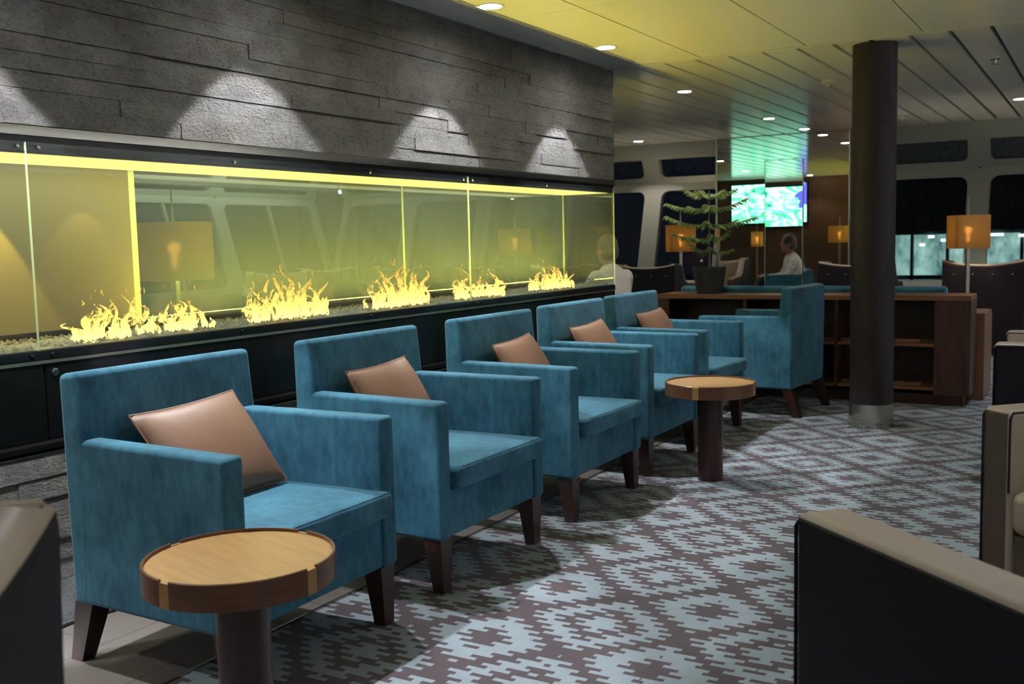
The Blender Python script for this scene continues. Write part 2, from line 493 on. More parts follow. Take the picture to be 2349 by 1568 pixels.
# ------------------------------------------------------------------ floor
o = MB().box(XS, XR, YR, 12.6, -0.12, 0.0).build('floor', M['carpet'], smooth=False)
struct(o, 'carpeted floor with a blue grey and brown ikat diamond pattern', 'floor')
o = MB().box(-3.6, -2.37, YR, 7.95, 0.0, 0.004).build('floor_tile_strip', M['tile'], smooth=False)
struct(o, 'strip of grey brown slate floor tiles beside the fireplace wall', 'floor')
mb = MB(); mb.box(-2.37, -2.36, YR, 7.96, 0.0, 0.007); mb.box(-3.6, -2.36, 7.95, 7.96, 0.0, 0.007)
struct(mb.build('trim_1', M['steel'], smooth=False), 'thin metal edging strip between the tiles and the carpet', 'trim')

# ------------------------------------------------------------------ ceiling
mb = MB()
mb.box(XS, XR, YR, 12.9, ZC + 0.03, ZC + 0.12, mat=2)
mb.box(-3.12, XR, YR, 6.755, ZC, ZC + 0.03, mat=1)
P = 0.2285
k = 0
x = -2.929 + P * math.ceil((XR + 2.929) / P)
xs = []
while x > XS:
    xs.append(x); x -= P
for x in xs:
    y0 = 6.775 if x > -3.12 + 0.05 else YT
    if x - P < XS: continue
    mb.box(x - P + 0.012, x - 0.012, y0, 12.47, ZC, ZC + 0.028, bev=0.003, seg=1, mat=0)
struct(mb.build('ceiling', [M['ceilplank'], M['ceilpanel'], M['ceilgap']], smooth=False), 'satin off-white ceiling of smooth panels and narrow planks with dark gaps', 'ceiling')
mb = MB(); mb.box(-3.12, XR, 6.735, 6.775, ZC - 0.006, ZC, bev=0.003)
struct(mb.build('trim_2', M['trimlight'], smooth=False), 'pale joint strip across the ceiling where panels meet planks', 'trim')
mb = MB(); mb.box(-2.853, -2.843, YR, 6.6, ZC - 0.006, ZC); mb.box(-2.83, -2.824, YR, 6.6, ZC - 0.006, ZC)
struct(mb.build('trim_3', M['trimlight'], smooth=False), 'thin double line of ceiling trim above the armchairs', 'trim')

# ------------------------------------------------------------------ fireplace wall
def strips(mb, face, y0, y1, z0, z1, rowh, seed, axis='x', sgn=1, depth=0.03):
    """slate strips of random length and relief; face = plane coordinate, sgn = outward direction"""
    r = random.Random(seed)
    rows = max(1, round((z1 - z0) / rowh)); h = (z1 - z0) / rows
    for j in range(rows):
        y = y0 - r.uniform(0, 0.5)
        while y < y1:
            L = r.uniform(0.35, 1.05)
            a, b = max(y, y0), min(y + L, y1)
            if b - a > 0.02:
                d = r.uniform(0.0, 0.009)
                lo, hi = sorted((face + sgn * d, face - sgn * depth))
                za, zb = z0 + j * h + 0.0006, z0 + (j + 1) * h - 0.0006
                if axis == 'x': mb.box(lo, hi, a + 0.0005, b - 0.0005, za, zb)
                else: mb.box(a + 0.0005, b - 0.0005, lo, hi, za, zb)
            y += L

mb = MB()
mb.box(XB + 0.03, XF - 0.03, YR, YE - 0.03, 1.69, ZC)
strips(mb, XF - 0.004, YR, YE, 1.692, ZC, 0.0615, 11)
strips(mb, YE - 0.004, XB, XF - 0.005, 1.692, ZC, 0.0615, 12, axis='y')
strips(mb, XB + 0.004, YR, YE, 1.692, ZC, 0.0615, 13, sgn=-1)
struct(mb.build('wall_left', M['stone'], smooth=False), 'dark slate strip cladding of the wall above the long fireplace', 'wall')

fp = empty('fireplace', (-3.335, 3.0, 0), 0, 'long glass fronted gas fireplace with a black base, set in the slate wall', 'fireplace')
def fpart(mb, name, mats, **kw):
    o = mb.build(name, mats, None, **kw)
    o.parent = fp; o.matrix_parent_inverse = Matrix.Translation((3.335, -3.0, 0))
    return o
# steel trim band and black rail, front + end + rear
mb = MB(); mb.box(XF - 0.02, XF + 0.006, YR, YE + 0.006, 1.656, 1.69, bev=0.002); mb.box(XB - 0.006, XF - 0.02, YE - 0.02, YE + 0.006, 1.656, 1.69, bev=0.002)
fpart(mb, 'steel_band', M['steel'])
mb = MB()
mb.box(XF - 0.03, XF - 0.004, YR, YE, 1.637, 1.656); mb.box(XF - 0.028, XF - 0.012, YR, YE, 1.600, 1.637)
mb.box(XF - 0.026, XF - 0.007, YR, YE, 1.600, 1.606)
mb.box(XB, XF - 0.03, YE - 0.03, YE - 0.004, 1.60, 1.656); mb.box(XB, XB + 0.03, YR, YE, 1.60, 1.69)
mb.box(XB, XF - 0.02, YR, YE - 0.01, 1.64, 1.70)
fpart(mb, 'top_rail', M['blackrail'], smooth=False)
mb = MB(); mb.box(XB + 0.035, XF - 0.03, YR, YE - 0.05, 1.598, 1.606)
fpart(mb, 'light_panel', M['ledyellow'], smooth=False)
# base
mb = MB()
mb.box(XB, XF, YR, YE, 0.905, 0.938, bev=0.002)
mb.box(XB + 0.01, XF - 0.02, YR, YE - 0.02, 0.63, 0.90)
yy = [YR, -0.56, 2.195, 4.895, YE]
for a, b in zip(yy[:-1], yy[1:]):
    mb.box(XF - 0.03, XF - 0.004, a + 0.003, b - 0.003, 0.632, 0.893, bev=0.002)
mb.box(XB, XF - 0.004, YE - 0.03, YE - 0.004, 0.632, 0.893)
mb.box(XB + 0.002, XB + 0.03, YR, YE, 0.632, 0.938)
mb.box(XB, XB + 0.03, YR, YE - 0.01, 0.938, 0.968)
fpart(mb, 'base_panel', M['black'], smooth=False)
mb = MB(); mb.box(XB + 0.03, XF - 0.001, YR, YE, 0.893, 0.9045)  # bright metal strip stands for light leaking through the gap
fpart(mb, 'gap_light_strip', M['brass'], smooth=False)
mb = MB(); mb.box(XF + 0.0, XF + 0.045, YR, YE + 0.02, 0.607, 0.630, bev=0.004); mb.box(XB, XF, YR, YE + 0.02, 0.607, 0.630)
fpart(mb, 'base_moulding', M['blackrail'])
mb = MB(); mb.box(XB, XF + 0.054, YR, YE + 0.03, 0.592, 0.600, bev=0.002)
fpart(mb, 'plinth_edge', M['steel'])
mb = MB(); mb.box(XB + 0.03, XF + 0.02, YR, YE, 0.0, 0.592)
strips(mb, XF + 0.046, YR, YE + 0.02, 0.004, 0.592, 0.0735, 21)
strips(mb, YE + 0.016, XB, XF + 0.045, 0.004, 0.592, 0.0735, 22, axis='y')
strips(mb, XB + 0.004, YR, YE, 0.004, 0.60, 0.0735, 23, sgn=-1)
fpart(mb, 'stone_plinth', M['stone'], smooth=False)
# back: opaque panel near the camera, glass beyond
mb = MB(); mb.box(XB + 0.005, XB + 0.03, YR, YT - 0.035, 0.968, 1.60)
fpart(mb, 'back_panel', M['olive'], smooth=False)
def pane(y0, y1, xa, xb, z0, z1, m, name='glass_pane'):
    mb = MB(); mb.box(xa, xb, y0, y1, z0, z1, mat=0)
    mb.bm.normal_update()
    thin = 0 if (xb - xa) < (y1 - y0) else 1
    for f in mb.bm.faces:
        n = f.normal
        if abs(n[thin]) < 0.5: f.material_index = 1
    return fpart(mb, name, [m, M['glassedge']], smooth=False)
for a, b in ((YR, -0.56), (-0.557, 2.178), (2.181, 4.908), (4.911, YE - 0.002)):
    pane(a, b, XF - 0.010, XF - 0.002, 0.938, 1.637, M['glass'])
pane(XB + 0.02, XF - 0.012, 0, 0, 0, 0, M['glass']) if False else None
mb = MB(); mb.box(XB + 0.02, XF - 0.012, YE - 0.012, YE - 0.004, 0.938, 1.60)
mb.bm.normal_update()
for f in mb.bm.faces:
    if abs(f.normal.y) < 0.5: f.material_index = 1
fpart(mb, 'glass_pane', [M['glass'], M['glassedge']], smooth=False)
for a, b in ((YT - 0.005, 4.84), (4.845, YE - 0.014)):
    pane(a, b, XB + 0.012, XB + 0.020, 0.968, 1.60, M['glassback'])
mb = MB(); mb.box(XB + 0.008, XB + 0.03, YT - 0.035, YT - 0.005, 0.968, 1.60)
fpart(mb, 'frame_post', M['glassedge'], smooth=False)
# gravel bed
mb = MB(); mb.box(XB + 0.03, XF - 0.012, YR, YE - 0.012, 0.936, 0.940)
r = random.Random(5)
for i in range(3600):
    y = r.uniform(1.2, YE - 0.03); x = r.uniform(XB + 0.045, XF - 0.02); s = r.uniform(0.006, 0.014)
    z = 0.942 + r.uniform(0, 0.006)
    vs = [(x + s * r.uniform(.6, 1.1), y, z), (x - s * r.uniform(.6, 1.1), y, z), (x, y + s * r.uniform(.6, 1.3), z), (x, y - s * r.uniform(.6, 1.3), z), (x + r.uniform(-.3, .3) * s, y, z + s * 0.8)]
    mb.raw(vs, [(0, 2, 4), (2, 1, 4), (1, 3, 4), (3, 0, 4)])
g = fpart(mb, 'gravel_bed', M['gravel'], smooth=False); g['kind'] = 'stuff'
# studs that hold the glass, and the lock
def knob(y, z, r=0.0075, name='glass_stud', x=XF, m='steel'):
    mb = MB(); mb.lathe([(r, 0), (r, 0.006), (r * 0.7, 0.009)], 14, mtx=Matrix.Translation((x - 0.001, y, z)) @ Matrix.Rotation(PI / 2, 4, 'Y'))
    fpart(mb, name, M[m])
for y in (2.148, 2.225, 3.122, 4.022, 4.86, 4.955, 5.84): knob(y, 1.620, x=XF - 0.003)
for y in (2.148, 2.225, 3.117, 3.981, 4.86, 4.955, 5.84): knob(y, 0.922, m='blackrail')
knob(2.232, 0.861, 0.013, 'lock', XF - 0.004)

# flames
def flame_cluster(y0, y1, h, n, seed, label):
    r = random.Random(seed)
    mb = MB()
    cx, cy, cz = -3.215, (y0 + y1) / 2, 0.946
    W = (y1 - y0) / 2
    def tongue(by, bx, hh, w, amp):
        K = 11; pts = []; rad = []
        ph = r.uniform(0, 6.3); fr = r.uniform(4, 8); ph2 = r.uniform(0, 6.3)
        for i in range(K):
            tt = i / (K - 1)
            pts.append((bx + 0.35 * amp * math.sin(ph2 + fr * 0.8 * tt) * tt, by + amp * math.sin(ph + fr * tt) * tt ** 0.8, hh * tt))
            wd = w * (0.75 + 0.6 * math.sin(min(1, tt * 2.2) * PI * 0.5)) * (1 - tt) ** 0.75 + 0.0008
            rad.append((wd * 0.45, wd) if i % 1 == 0 else wd)
        mb.tube(pts, rad, 8)
    for i in range(int(n * 0.75)):
        u = r.uniform(-1, 1)
        hh = h * (0.35 + 0.65 * r.random()) * (1 - 0.35 * abs(u))
        tongue(u * W * 0.9, r.uniform(-0.04, 0.05), hh, r.uniform(0.010, 0.024), r.uniform(0.020, 0.065))
    for i in range(n // 2):    # low bright bodies
        u = r.uniform(-1, 1)
        tongue(u * W, r.uniform(-0.03, 0.05), h * r.uniform(0.2, 0.4), r.uniform(0.014, 0.026), 0.012)
    for i in range(n // 3):    # wisps that have left the fire
        u = r.uniform(-0.9, 0.9) * W; z0 = h * r.uniform(0.6, 0.95); L = r.uniform(0.012, 0.035)
        a = r.uniform(-0.015, 0.015)
        mb.tube([(0, u, z0), (0.003, u + a, z0 + L * .4), (0, u + a * .3, z0 + L)], [0.0006, 0.003, 0.0005], 6)
    o = mb.build('flame', M['flame'], wn=False)
    o.location = (cx, cy, cz)
    tag(o, label, 'flame', 'gas flames along the gravel bed')
flame_cluster(2.36, 3.02, 0.20, 40, 1, 'low ragged row of yellow flames just right of the first glass joint')
flame_cluster(3.25, 3.76, 0.26, 38, 2, 'tall yellow flames right of the big lamp shade, widest fire of the row')
flame_cluster(4.06, 4.60, 0.25, 36, 3, 'yellow flames in the middle of the fireplace, left of the second glass joint')
flame_cluster(4.88, 5.36, 0.22, 28, 4, 'yellow flames rising behind the second glass joint')
flame_cluster(5.80, 6.30, 0.19, 28, 5, 'farthest yellow flames near the end glass of the fireplace')

# ------------------------------------------------------------------ lights of the place, with added fill lamps
def area(name, loc, rot, sx, sy, power, col, parent=None):
    d = bpy.data.lights.new(name, 'AREA'); d.shape = 'RECTANGLE'; d.size = sx; d.size_y = sy
    d.energy = power; d.color = col
    o = bpy.data.objects.new(name, d); COL.objects.link(o); o.location = loc; o.rotation_euler = rot
    if parent: o.parent = parent; o.matrix_parent_inverse = parent.matrix_world.inverted()
    return o
def spot(name, loc, power, ang, blend, col, rot=(0, 0, 0), size=0.04, parent=None):
    d = bpy.data.lights.new(name, 'SPOT'); d.energy = power; d.spot_size = math.radians(ang); d.spot_blend = blend
    d.color = col; d.shadow_soft_size = size
    o = bpy.data.objects.new(name, d); COL.objects.link(o); o.location = loc; o.rotation_euler = rot
    if parent: o.parent = parent
    return o

WARM = (1.0, 0.90, 0.78)
# one downlight built, the rest copied
dl = empty('ceiling_downlight', (-2.77, 4.615, ZC))
mb = MB()
R0, R1 = 0.055, 0.072
mb.lathe([(R0, -0.001), (R1, -0.003), (R1, 0.0), (R0, 0.002)], 28)
mb.build('trim_ring', M['trimlight'], dl)
mb = MB(); mb.lathe([(0.054, -0.0025), (0.054, 0.001)], 28)
mb.build('lens', M['whiteglow'], dl, smooth=False)
spot('lamp', (0, 0, -0.012), 1, 75.5, 0.12, (0.93, 0.97, 1.0), parent=dl, size=0.02)
def set_power(root, pw, ang=75.5, blend=0.12, col=(0.93, 0.97, 1.0)):
    for c in kids(root):
        if c.type == 'LIGHT':
            c.data = c.data.copy(); c.data.energy = pw; c.data.spot_size = math.radians(ang); c.data.spot_blend = blend; c.data.color = col
ROW = 140
GEN = 75
BLUE = (0.80, 0.90, 1.0)
downs = [
 ((-2.77, 4.615), ROW, 75.5, 'bright round downlight at the top edge, second last before the wall corner', 0.12),
 ((-2.77, 6.010), ROW, 75.5, 'bright round downlight just before the far corner of the slate wall', 0.12),
 ((-2.77, 3.220), ROW, 75.5, 'round downlight above the second teal armchair of the row', 0.12),
 ((-2.77, 1.830), 210, 75.5, 'round downlight above the first teal armchair of the row', 0.12),
 ((-2.77, 0.440), 50, 75.5, 'round downlight in the ceiling strip nearest the camera end', 0.12),
 ((-3.077, 8.20), 45, 110, 'round ceiling downlight past the slate wall corner, nearest it', 0.4),
 ((-3.08, 10.65), 35, 110, 'round ceiling downlight in the teal glow before the mirror', 0.4),
 ((-3.06, 11.99), 25, 110, 'round ceiling downlight just above the top of the mirror', 0.4),
 ((-5.10, 11.97), 25, 110, 'round ceiling downlight above the left front windows', 0.4),
 ((-0.758, 10.71), 60, 110, 'round ceiling downlight at the right edge above the window wall', 0.4),
 ((-0.76, 8.00), 0.01, 110, None, 0.4),
 ((-5.43, 8.80), 40, 110, 'round ceiling downlight in the lounge behind, seen in the mirror left edge', 0.4),
 ((-5.92, 5.90), 30, 110, 'round ceiling downlight reflected in the mirror below the teal glow', 0.4),
 ((-5.33, 3.50), 20, 110, 'round ceiling downlight reflected in the mirror beside the yellow glow', 0.4),
 ((-0.22, 5.35), GEN, 76, 'round downlight above the open carpet in front of the armchairs', 0.35),
 ((-0.22, 2.70), GEN, 76, 'round downlight above the leather chair at the lower right', 0.5),
 ((-0.22, 0.40), 40, 76.5, 'round downlight nearest above the camera position', 0.5),
 ((1.9, 4.0), 210, 90, 'round downlight over the far right side of the lounge', 0.5),
 ((1.9, 7.6), 210, 90, 'round downlight over the right rear part of the lounge', 0.5),
 ((1.9, 0.8), 210, 90, 'added unseen downlight over the right side of the lounge nearest the rear wall', 0.4),  # this and the next right side ones added unseen, floor bounce brightens the ceiling
 ((1.9, 10.6), 110, 90, 'added unseen downlight over the right front corner near the windows', 0.4),
 ((3.4, 2.4), 210, 90, 'added unseen downlight close to the right wall, nearer the rear wall', 0.4),
 ((3.4, 5.8), 210, 90, 'added unseen downlight close to the middle of the right wall', 0.4),
 ((3.4, 9.2), 210, 90, 'added unseen downlight close to the right wall, nearer the windows', 0.4),
 ((-0.20, 8.6), 60, 76, 'added unseen downlight over the carpet between the column and the right side', 0.4),  # also added out of view for bounce onto the ceiling
 ((-7.9, 7.2), 40, 120, 'round downlight over the chairs of the lounge behind the fireplace', 0.5),
]
first = True
SP = []
def add_spill(root):
    for c in kids(root):
        if c.type == 'LIGHT':
            n_ = c.copy(); n_.name = 'spill_lamp'; n_.data = c.data.copy(); COL.objects.link(n_); n_.parent = root
            n_.data.energy = 22; n_.data.spot_size = math.radians(165); n_.data.spot_blend = 0.9; n_.data.shadow_soft_size = 0.05
            return
for (x, y), pw, ang, lab, bl in downs:
    if lab is None: continue
    if first: o = dl; first = False
    else: o = copy_tree(dl)
    o.location = (x, y, ZC)
    tag(o, lab, 'ceiling light', 'round recessed ceiling downlights')
    SP.append((o, x == -2.77))
    set_power(o, pw, ang, bl, ((0.93, 0.96, 1.0) if x == -2.77 else BLUE if x > -0.5 else WARM))

for o, f_ in SP:
    if f_: add_spill(o)
# cove lamps along the right wall, the rear wall and the side of the rear lounge, added for soft ambient light
fill = empty('fill_lamp', (XR - 0.02, 5.2, 2.1), 0, 'added unseen cove lamp on the right wall throwing light up to the ceiling', 'fill lamp')
mb = MB(); mb.box(-0.14, 0.018, -6.0, 6.0, -0.05, -0.03); mb.box(-0.15, -0.14, -6.0, 6.0, -0.05, 0.05); mb.build('trough', M['trimlight'], fill, smooth=False)
area('fill_light', (-0.07, 0, 0.0), (PI, math.radians(-38), 0), 0.10, 11.5, 190, (0.92, 0.96, 1.0), fill)
bpy.context.view_layer.update()
for c in kids(fill): c.matrix_parent_inverse = Matrix()
fill2 = copy_tree(fill); fill2.location = (-10.0, 8.3, 2.1); fill2.rotation_euler.z = PI; fill2.scale = (1, 0.6, 1)
tag(fill2, 'cove lamp added unseen on the side of the lounge behind the fireplace', 'fill lamp')
fill3 = copy_tree(fill); fill3.location = (0.3, YR + 0.02, 2.1); fill3.rotation_euler.z = -H2_; fill3.scale = (1, 0.5, 1)
for c in kids(fill3):
    if c.type == 'LIGHT': c.data = c.data.copy(); c.data.energy = 25
tag(fill3, 'cove lamp added unseen on the wall behind the camera', 'fill lamp')
# yellow up-light along the burner and spots on the back panel
def to_fp(o):
    o.parent = fp; o.matrix_parent_inverse = Matrix.Translation((3.335, -3.0, 0))
a = area('burner_uplight', (-3.335, 4.9, 0.968), (PI, 0, 0), 0.025, 3.7, 75, (1.0, 0.78, 0.10)); to_fp(a)
a = area('canopy_light', (-3.33, 3.6, 1.594), (0, 0, 0), 0.2, 6.0, 13, (1.0, 0.95, 0.66)); to_fp(a)
for y, pw_ in ((2.22, 26), (2.68, 2.5)):
    s = spot('panel_spot', (-3.38, y, 1.59), pw_, 62, 0.2, (1.0, 0.66, 0.14), rot=(0, math.radians(10), 0), size=0.006); to_fp(s)

# ------------------------------------------------------------------ front window wall
def ring_panel(mb, w, h, mx0, mx1, mz0, mz1, rad, th, place, mat=0, n=7, round_top=True, round_bot=True):
    """flat panel w x h with a rounded opening; place(u, v, d) -> world point"""
    inner = []
    x0, x1, z0, z1 = mx0, w - mx1, mz0, h - mz1
    for cx, cz, a0, rd in ((x1, z1, 0, round_top), (x0, z1, 90, round_top), (x0, z0, 180, round_bot), (x1, z0, 270, round_bot)):
        rr = rad if rd else 0.004
        sx = cx - rr if cx == x1 else cx + rr
        sz = cz - rr if cz == z1 else cz + rr
        for i in range(n + 1):
            a = math.radians(a0 + 90 * i / n)
            inner.append((sx + rr * math.cos(a), sz + rr * math.sin(a)))
    outer = []
    for k, (px, pz) in enumerate(inner):
        q = k // (n + 1); j = k % (n + 1)
        cor = [(w, h), (0, h), (0, 0), (w, 0)][q]
        t_ = j / n
        if q == 0: a, b = (w, pz), (px, h)
        elif q == 1: a, b = (px, h), (0, pz)
        elif q == 2: a, b = (0, pz), (px, 0)
        else: a, b = (px, 0), (w, pz)
        if t_ < 0.5:
            s = t_ * 2; outer.append((a[0] + (cor[0] - a[0]) * s, a[1] + (cor[1] - a[1]) * s))
        else:
            s = t_ * 2 - 1; outer.append((cor[0] + (b[0] - cor[0]) * s, cor[1] + (b[1] - cor[1]) * s))
    N = len(inner)
    verts = []
    for d in (0, th):
        verts += [place(u, v, d) for u, v in inner] + [place(u, v, d) for u, v in outer]
    f = []
    for i in range(N):
        j = (i + 1) % N
        f.append((i, j, N + j, N + i))
        f.append((2 * N + j, 2 * N + i, 3 * N + i, 3 * N + j))
        f.append((j, i, 2 * N + i, 2 * N + j))
        f.append((N + i, N + j, 3 * N + j, 3 * N + i))
    mb.raw(verts, f, mat)

KZ, KY = 1.965, 12.60
SZ, SY = 0.64, 12.20
TZ, TY = 2.285, 12.45
def bay(name, ux, uy, ox, oy, w, label, nx, ny, post=False, blind=False, mr_=0.115):
    """one window bay. (ox, oy) start on the kink line, (ux, uy) along the wall, (nx, ny) outwards"""
    root = empty(name, (ox, oy, 0), 0, label, 'window', None, 'structure')
    inv = Matrix.Translation((-ox, -oy, 0))
    def lower(u, v, d):
        L = math.hypot(KZ - SZ, KY - SY); s = v / L
        out = (SY - KY) * (1 - s) + d
        return Vector((ox + ux * u + nx * out, oy + uy * u + ny * out, SZ + (KZ - SZ) * s))
    def upper(u, v, d):
        L = math.hypot(TZ - KZ, KY - TY); s = v / L
        out = (TY - KY) * s + d
        return Vector((ox + ux * u + nx * out, oy + uy * u + ny * out, KZ + (TZ - KZ) * s))
    LL = math.hypot(KZ - SZ, KY - SY); LU = math.hypot(TZ - KZ, KY - TY)
    mb = MB()
    ring_panel(mb, w, LL, 0.115, mr_, 0.09, 0.10, 0.10, 0.10, lower)
    ring_panel(mb, w, LU, 0.115, mr_, 0.085, 0.02, 0.07, 0.10, upper, round_top=False)
    # sill wall
    vs = [Vector((ox + ux * u + nx * (SY - KY + d), oy + uy * u + ny * (SY - KY + d), z)) for d in (0, 0.1) for (u, z) in ((0, 0), (w, 0), (w, SZ), (0, SZ))]
    mb.raw(vs, [(0, 1, 2, 3), (7, 6, 5, 4), (3, 2, 6, 7)])
    bmesh.ops.recalc_face_normals(mb.bm, faces=mb.bm.faces)
    o = mb.build('window_frame', M['white'], None, angle=30, wn=False); o.parent = root; o.matrix_parent_inverse = inv
    for fn, L in ((lower, LL), (upper, LU)):
        mb = MB(); e = 0.02
        vs = [fn(e, e, 0.06), fn(w - e, e, 0.06), fn(w - e, L - e, 0.06), fn(e, L - e, 0.06), fn(e, e, 0.068), fn(w - e, e, 0.068), fn(w - e, L - e, 0.068), fn(e, L - e, 0.068)]
        mb.raw(vs, [(0, 1, 2, 3), (7, 6, 5, 4), (0, 4, 5, 1), (1, 5, 6, 2), (2, 6, 7, 3), (3, 7, 4, 0)])
        o = mb.build('window_pane', M['winglass'], None, smooth=False); o.parent = root; o.matrix_parent_inverse = inv
    if post:
        mb = MB()
        c = w / 2
        vs = []
        for v in (0.05, LL - 0.05):
            for du in (-0.02, 0.02):
                for d in (0.015, 0.055): vs.append(lower(c + du, v, d))
        mb.raw(vs, [(0, 1, 3, 2), (4, 6, 7, 5), (0, 4, 5, 1), (2, 3, 7, 6), (0, 2, 6, 4), (1, 5, 7, 3)])
        o = mb.build('window_post', M['white'], None, smooth=False); o.parent = root; o.matrix_parent_inverse = inv
    if blind:
        mb = MB(); L = LU
        vs = [upper(0.06, 0.01, 0.045), upper(w - 0.06, 0.01, 0.045), upper(w - 0.06, L, 0.045), upper(0.06, L, 0.045), upper(0.06, 0.01, 0.05), upper(w - 0.06, 0.01, 0.05), upper(w - 0.06, L, 0.05), upper(0.06, L, 0.05)]
        mb.raw(vs, [(0, 1, 2, 3), (7, 6, 5, 4), (0, 4, 5, 1), (1, 5, 6, 2), (2, 6, 7, 3), (3, 7, 4, 0)])
        o = mb.build('blind', M['blind'], None, smooth=False); o.parent = root; o.matrix_parent_inverse = inv

PITCH = 1.29
xk = [-5.15 + PITCH * k for k in range(-4, 8)]
names = {3: 'dark window bay between the two slanted posts left of the mirror', 4: 'dark window bay directly left of the mirror, behind the potted pine',
         6: 'window bay right of the round column with harbour lights', 7: 'window bay at the right edge with harbour lights'}
for i in range(len(xk) - 1):
    if i == 5: continue
    bay('window_%d' % (i + 1), 1, 0, xk[i], KY, PITCH if i != 4 else 0.90, names.get(i, 'outward slanting window bay number %d from the side wall corner' % (i + 1)), 0, 1, blind=i >= 5, mr_=0.02 if i == 4 else 0.115)
ys = [3.3, 5.0, 6.72, 8.42, 10.25, 12.3]
for i in range(len(ys) - 1):
    bay('window_%d' % (20 + i), 0, -1, XS - 0.15 + 0.0, ys[i + 1], ys[i + 1] - ys[i], 'slanted side window bay behind the fireplace, number %d from the rear' % (i + 1), -1, 0, post=True)
mb = MB(); mb.box(XS, XR, YW, YW + 0.15, 2.28, ZC + 0.03, bev=0.004)
struct(mb.build('wall_front', M['white'], smooth=False), 'pale header beam above the slanting front windows', 'wall')
mb = MB(); mb.box(XS - 0.15, XS, YT, 12.6, 2.28, ZC + 0.03)
struct(mb.build('wall_side', M['white'], smooth=False), 'pale header beam above the side windows behind the fireplace', 'wall')
mb = MB(); mb.box(XS - 0.15, XB - 0.01, YT - 0.2, YT, 0, ZC)
struct(mb.build('wall_inner', M['wallwood'], smooth=False), 'brown wood wall that carries the television, seen in the mirror', 'wall')
mb = MB(); mb.box(XR, XR + 0.1, YR, 12.6, 0, ZC)
struct(mb.build('wall_right', M['wallpaint'], smooth=False), 'plain wall on the right side of the lounge', 'wall')
mb = MB(); mb.box(XB, XR, YR - 0.1, YR, 0, ZC)
struct(mb.build('wall_rear', M['wallpaint'], smooth=False), 'plain wall behind the camera', 'wall')

# ------------------------------------------------------------------ mirror
mb = MB(); mb.box(-4.255, -2.575, 12.445, 12.75, 0.0, ZC)
struct(mb.build('wall_mirror_pier', M['white'], smooth=False), 'solid pier in the window wall that carries the tall mirror', 'wall')
mr = empty('wall_mirror', (-3.45, 12.12, 0.6), 0, 'tall mirror at the window wall reflecting the television and the seated person', 'mirror')
def rel(o, root):
    o.parent = root; o.matrix_parent_inverse = Matrix.LocRotScale(root.location, root.rotation_euler, None).inverted()
    return o
MY = 12.425
mb = MB(); mb.box(-4.248, -2.652, MY, MY + 0.015, 0.62, ZC - 0.005)
mb.bm.normal_update()
for f in mb.bm.faces:
    if f.normal.y > -0.5: f.material_index = 1
rel(mb.build('mirror_glass', [M['mirror'], M['glassedge']], smooth=False), mr)
mb = MB(); mb.box(-4.262, -4.246, MY - 0.012, MY + 0.02, 0.62, ZC - 0.005, bev=0.003)
rel(mb.build('frame', M['brass']), mr)
mb = MB(); mb.box(-2.654, -2.638, MY - 0.012, MY + 0.02, 0.62, ZC - 0.005, bev=0.003)
rel(mb.build('frame', M['brass']), mr)
mb = MB()
tilt = Matrix.Translation((0, 12.405, 1.4)) @ Matrix.Rotation(math.radians(-0.24), 4, 'X')
mb.box(-0.225, 0.225, 0, 0.006, -0.79, 0.765, mtx=Matrix.Translation((-3.41, 0, 0)) @ tilt)
rel(mb.build('inner_mirror', M['mirror'], smooth=False), mr)
mb = MB()
for x0, x1, z0, z1 in ((-0.230, -0.2245, -0.79, 0.77), (0.2245, 0.230, -0.79, 0.77), (-0.232, 0.232, 0.765, 0.771)):
    mb.box(x0, x1, -0.003, 0.006, z0, z1, mtx=Matrix.Translation((-3.41, 0, 0)) @ tilt)
mb.box(-3.62, -3.20, 12.412, 12.424, 1.3, 1.32); mb.box(-3.62, -3.20, 12.412, 12.424, 1.9, 1.92)
rel(mb.build('inner_frame', M['brass'], smooth=False), mr)

# ------------------------------------------------------------------ television on the brown wall
tvr = empty('television', (-6.32, YT, 1.95), 0, 'wide television with a bright green and white map on the brown wall', 'television')
mb = MB(); mb.box(-7.16, -5.49, YT + 0.002, YT + 0.06, 1.50, 2.38, bev=0.008)
rel(mb.build('casing', M['black']), tvr)
mb = MB(); mb.box(-7.13, -5.52, YT + 0.058, YT + 0.064, 1.53, 2.35)
rel(mb.build('screen', M['tv'], smooth=False), tvr)

# ------------------------------------------------------------------ column
mb = MB(); col = empty('trim_4', (-1.335, 6.98, 0), 0, 'round dark leather clad column with a brushed steel foot', 'column', None, 'structure')
mb.lathe([(0.137, 0.155), (0.137, ZC - 0.002)], 64); mb.build('cladding', M['column'], col)
mb = MB(); mb.lathe([(0.141, 0.0), (0.141, 0.157), (0.137, 0.158)], 64); mb.build('steel_sleeve', M['sleeve'], col)

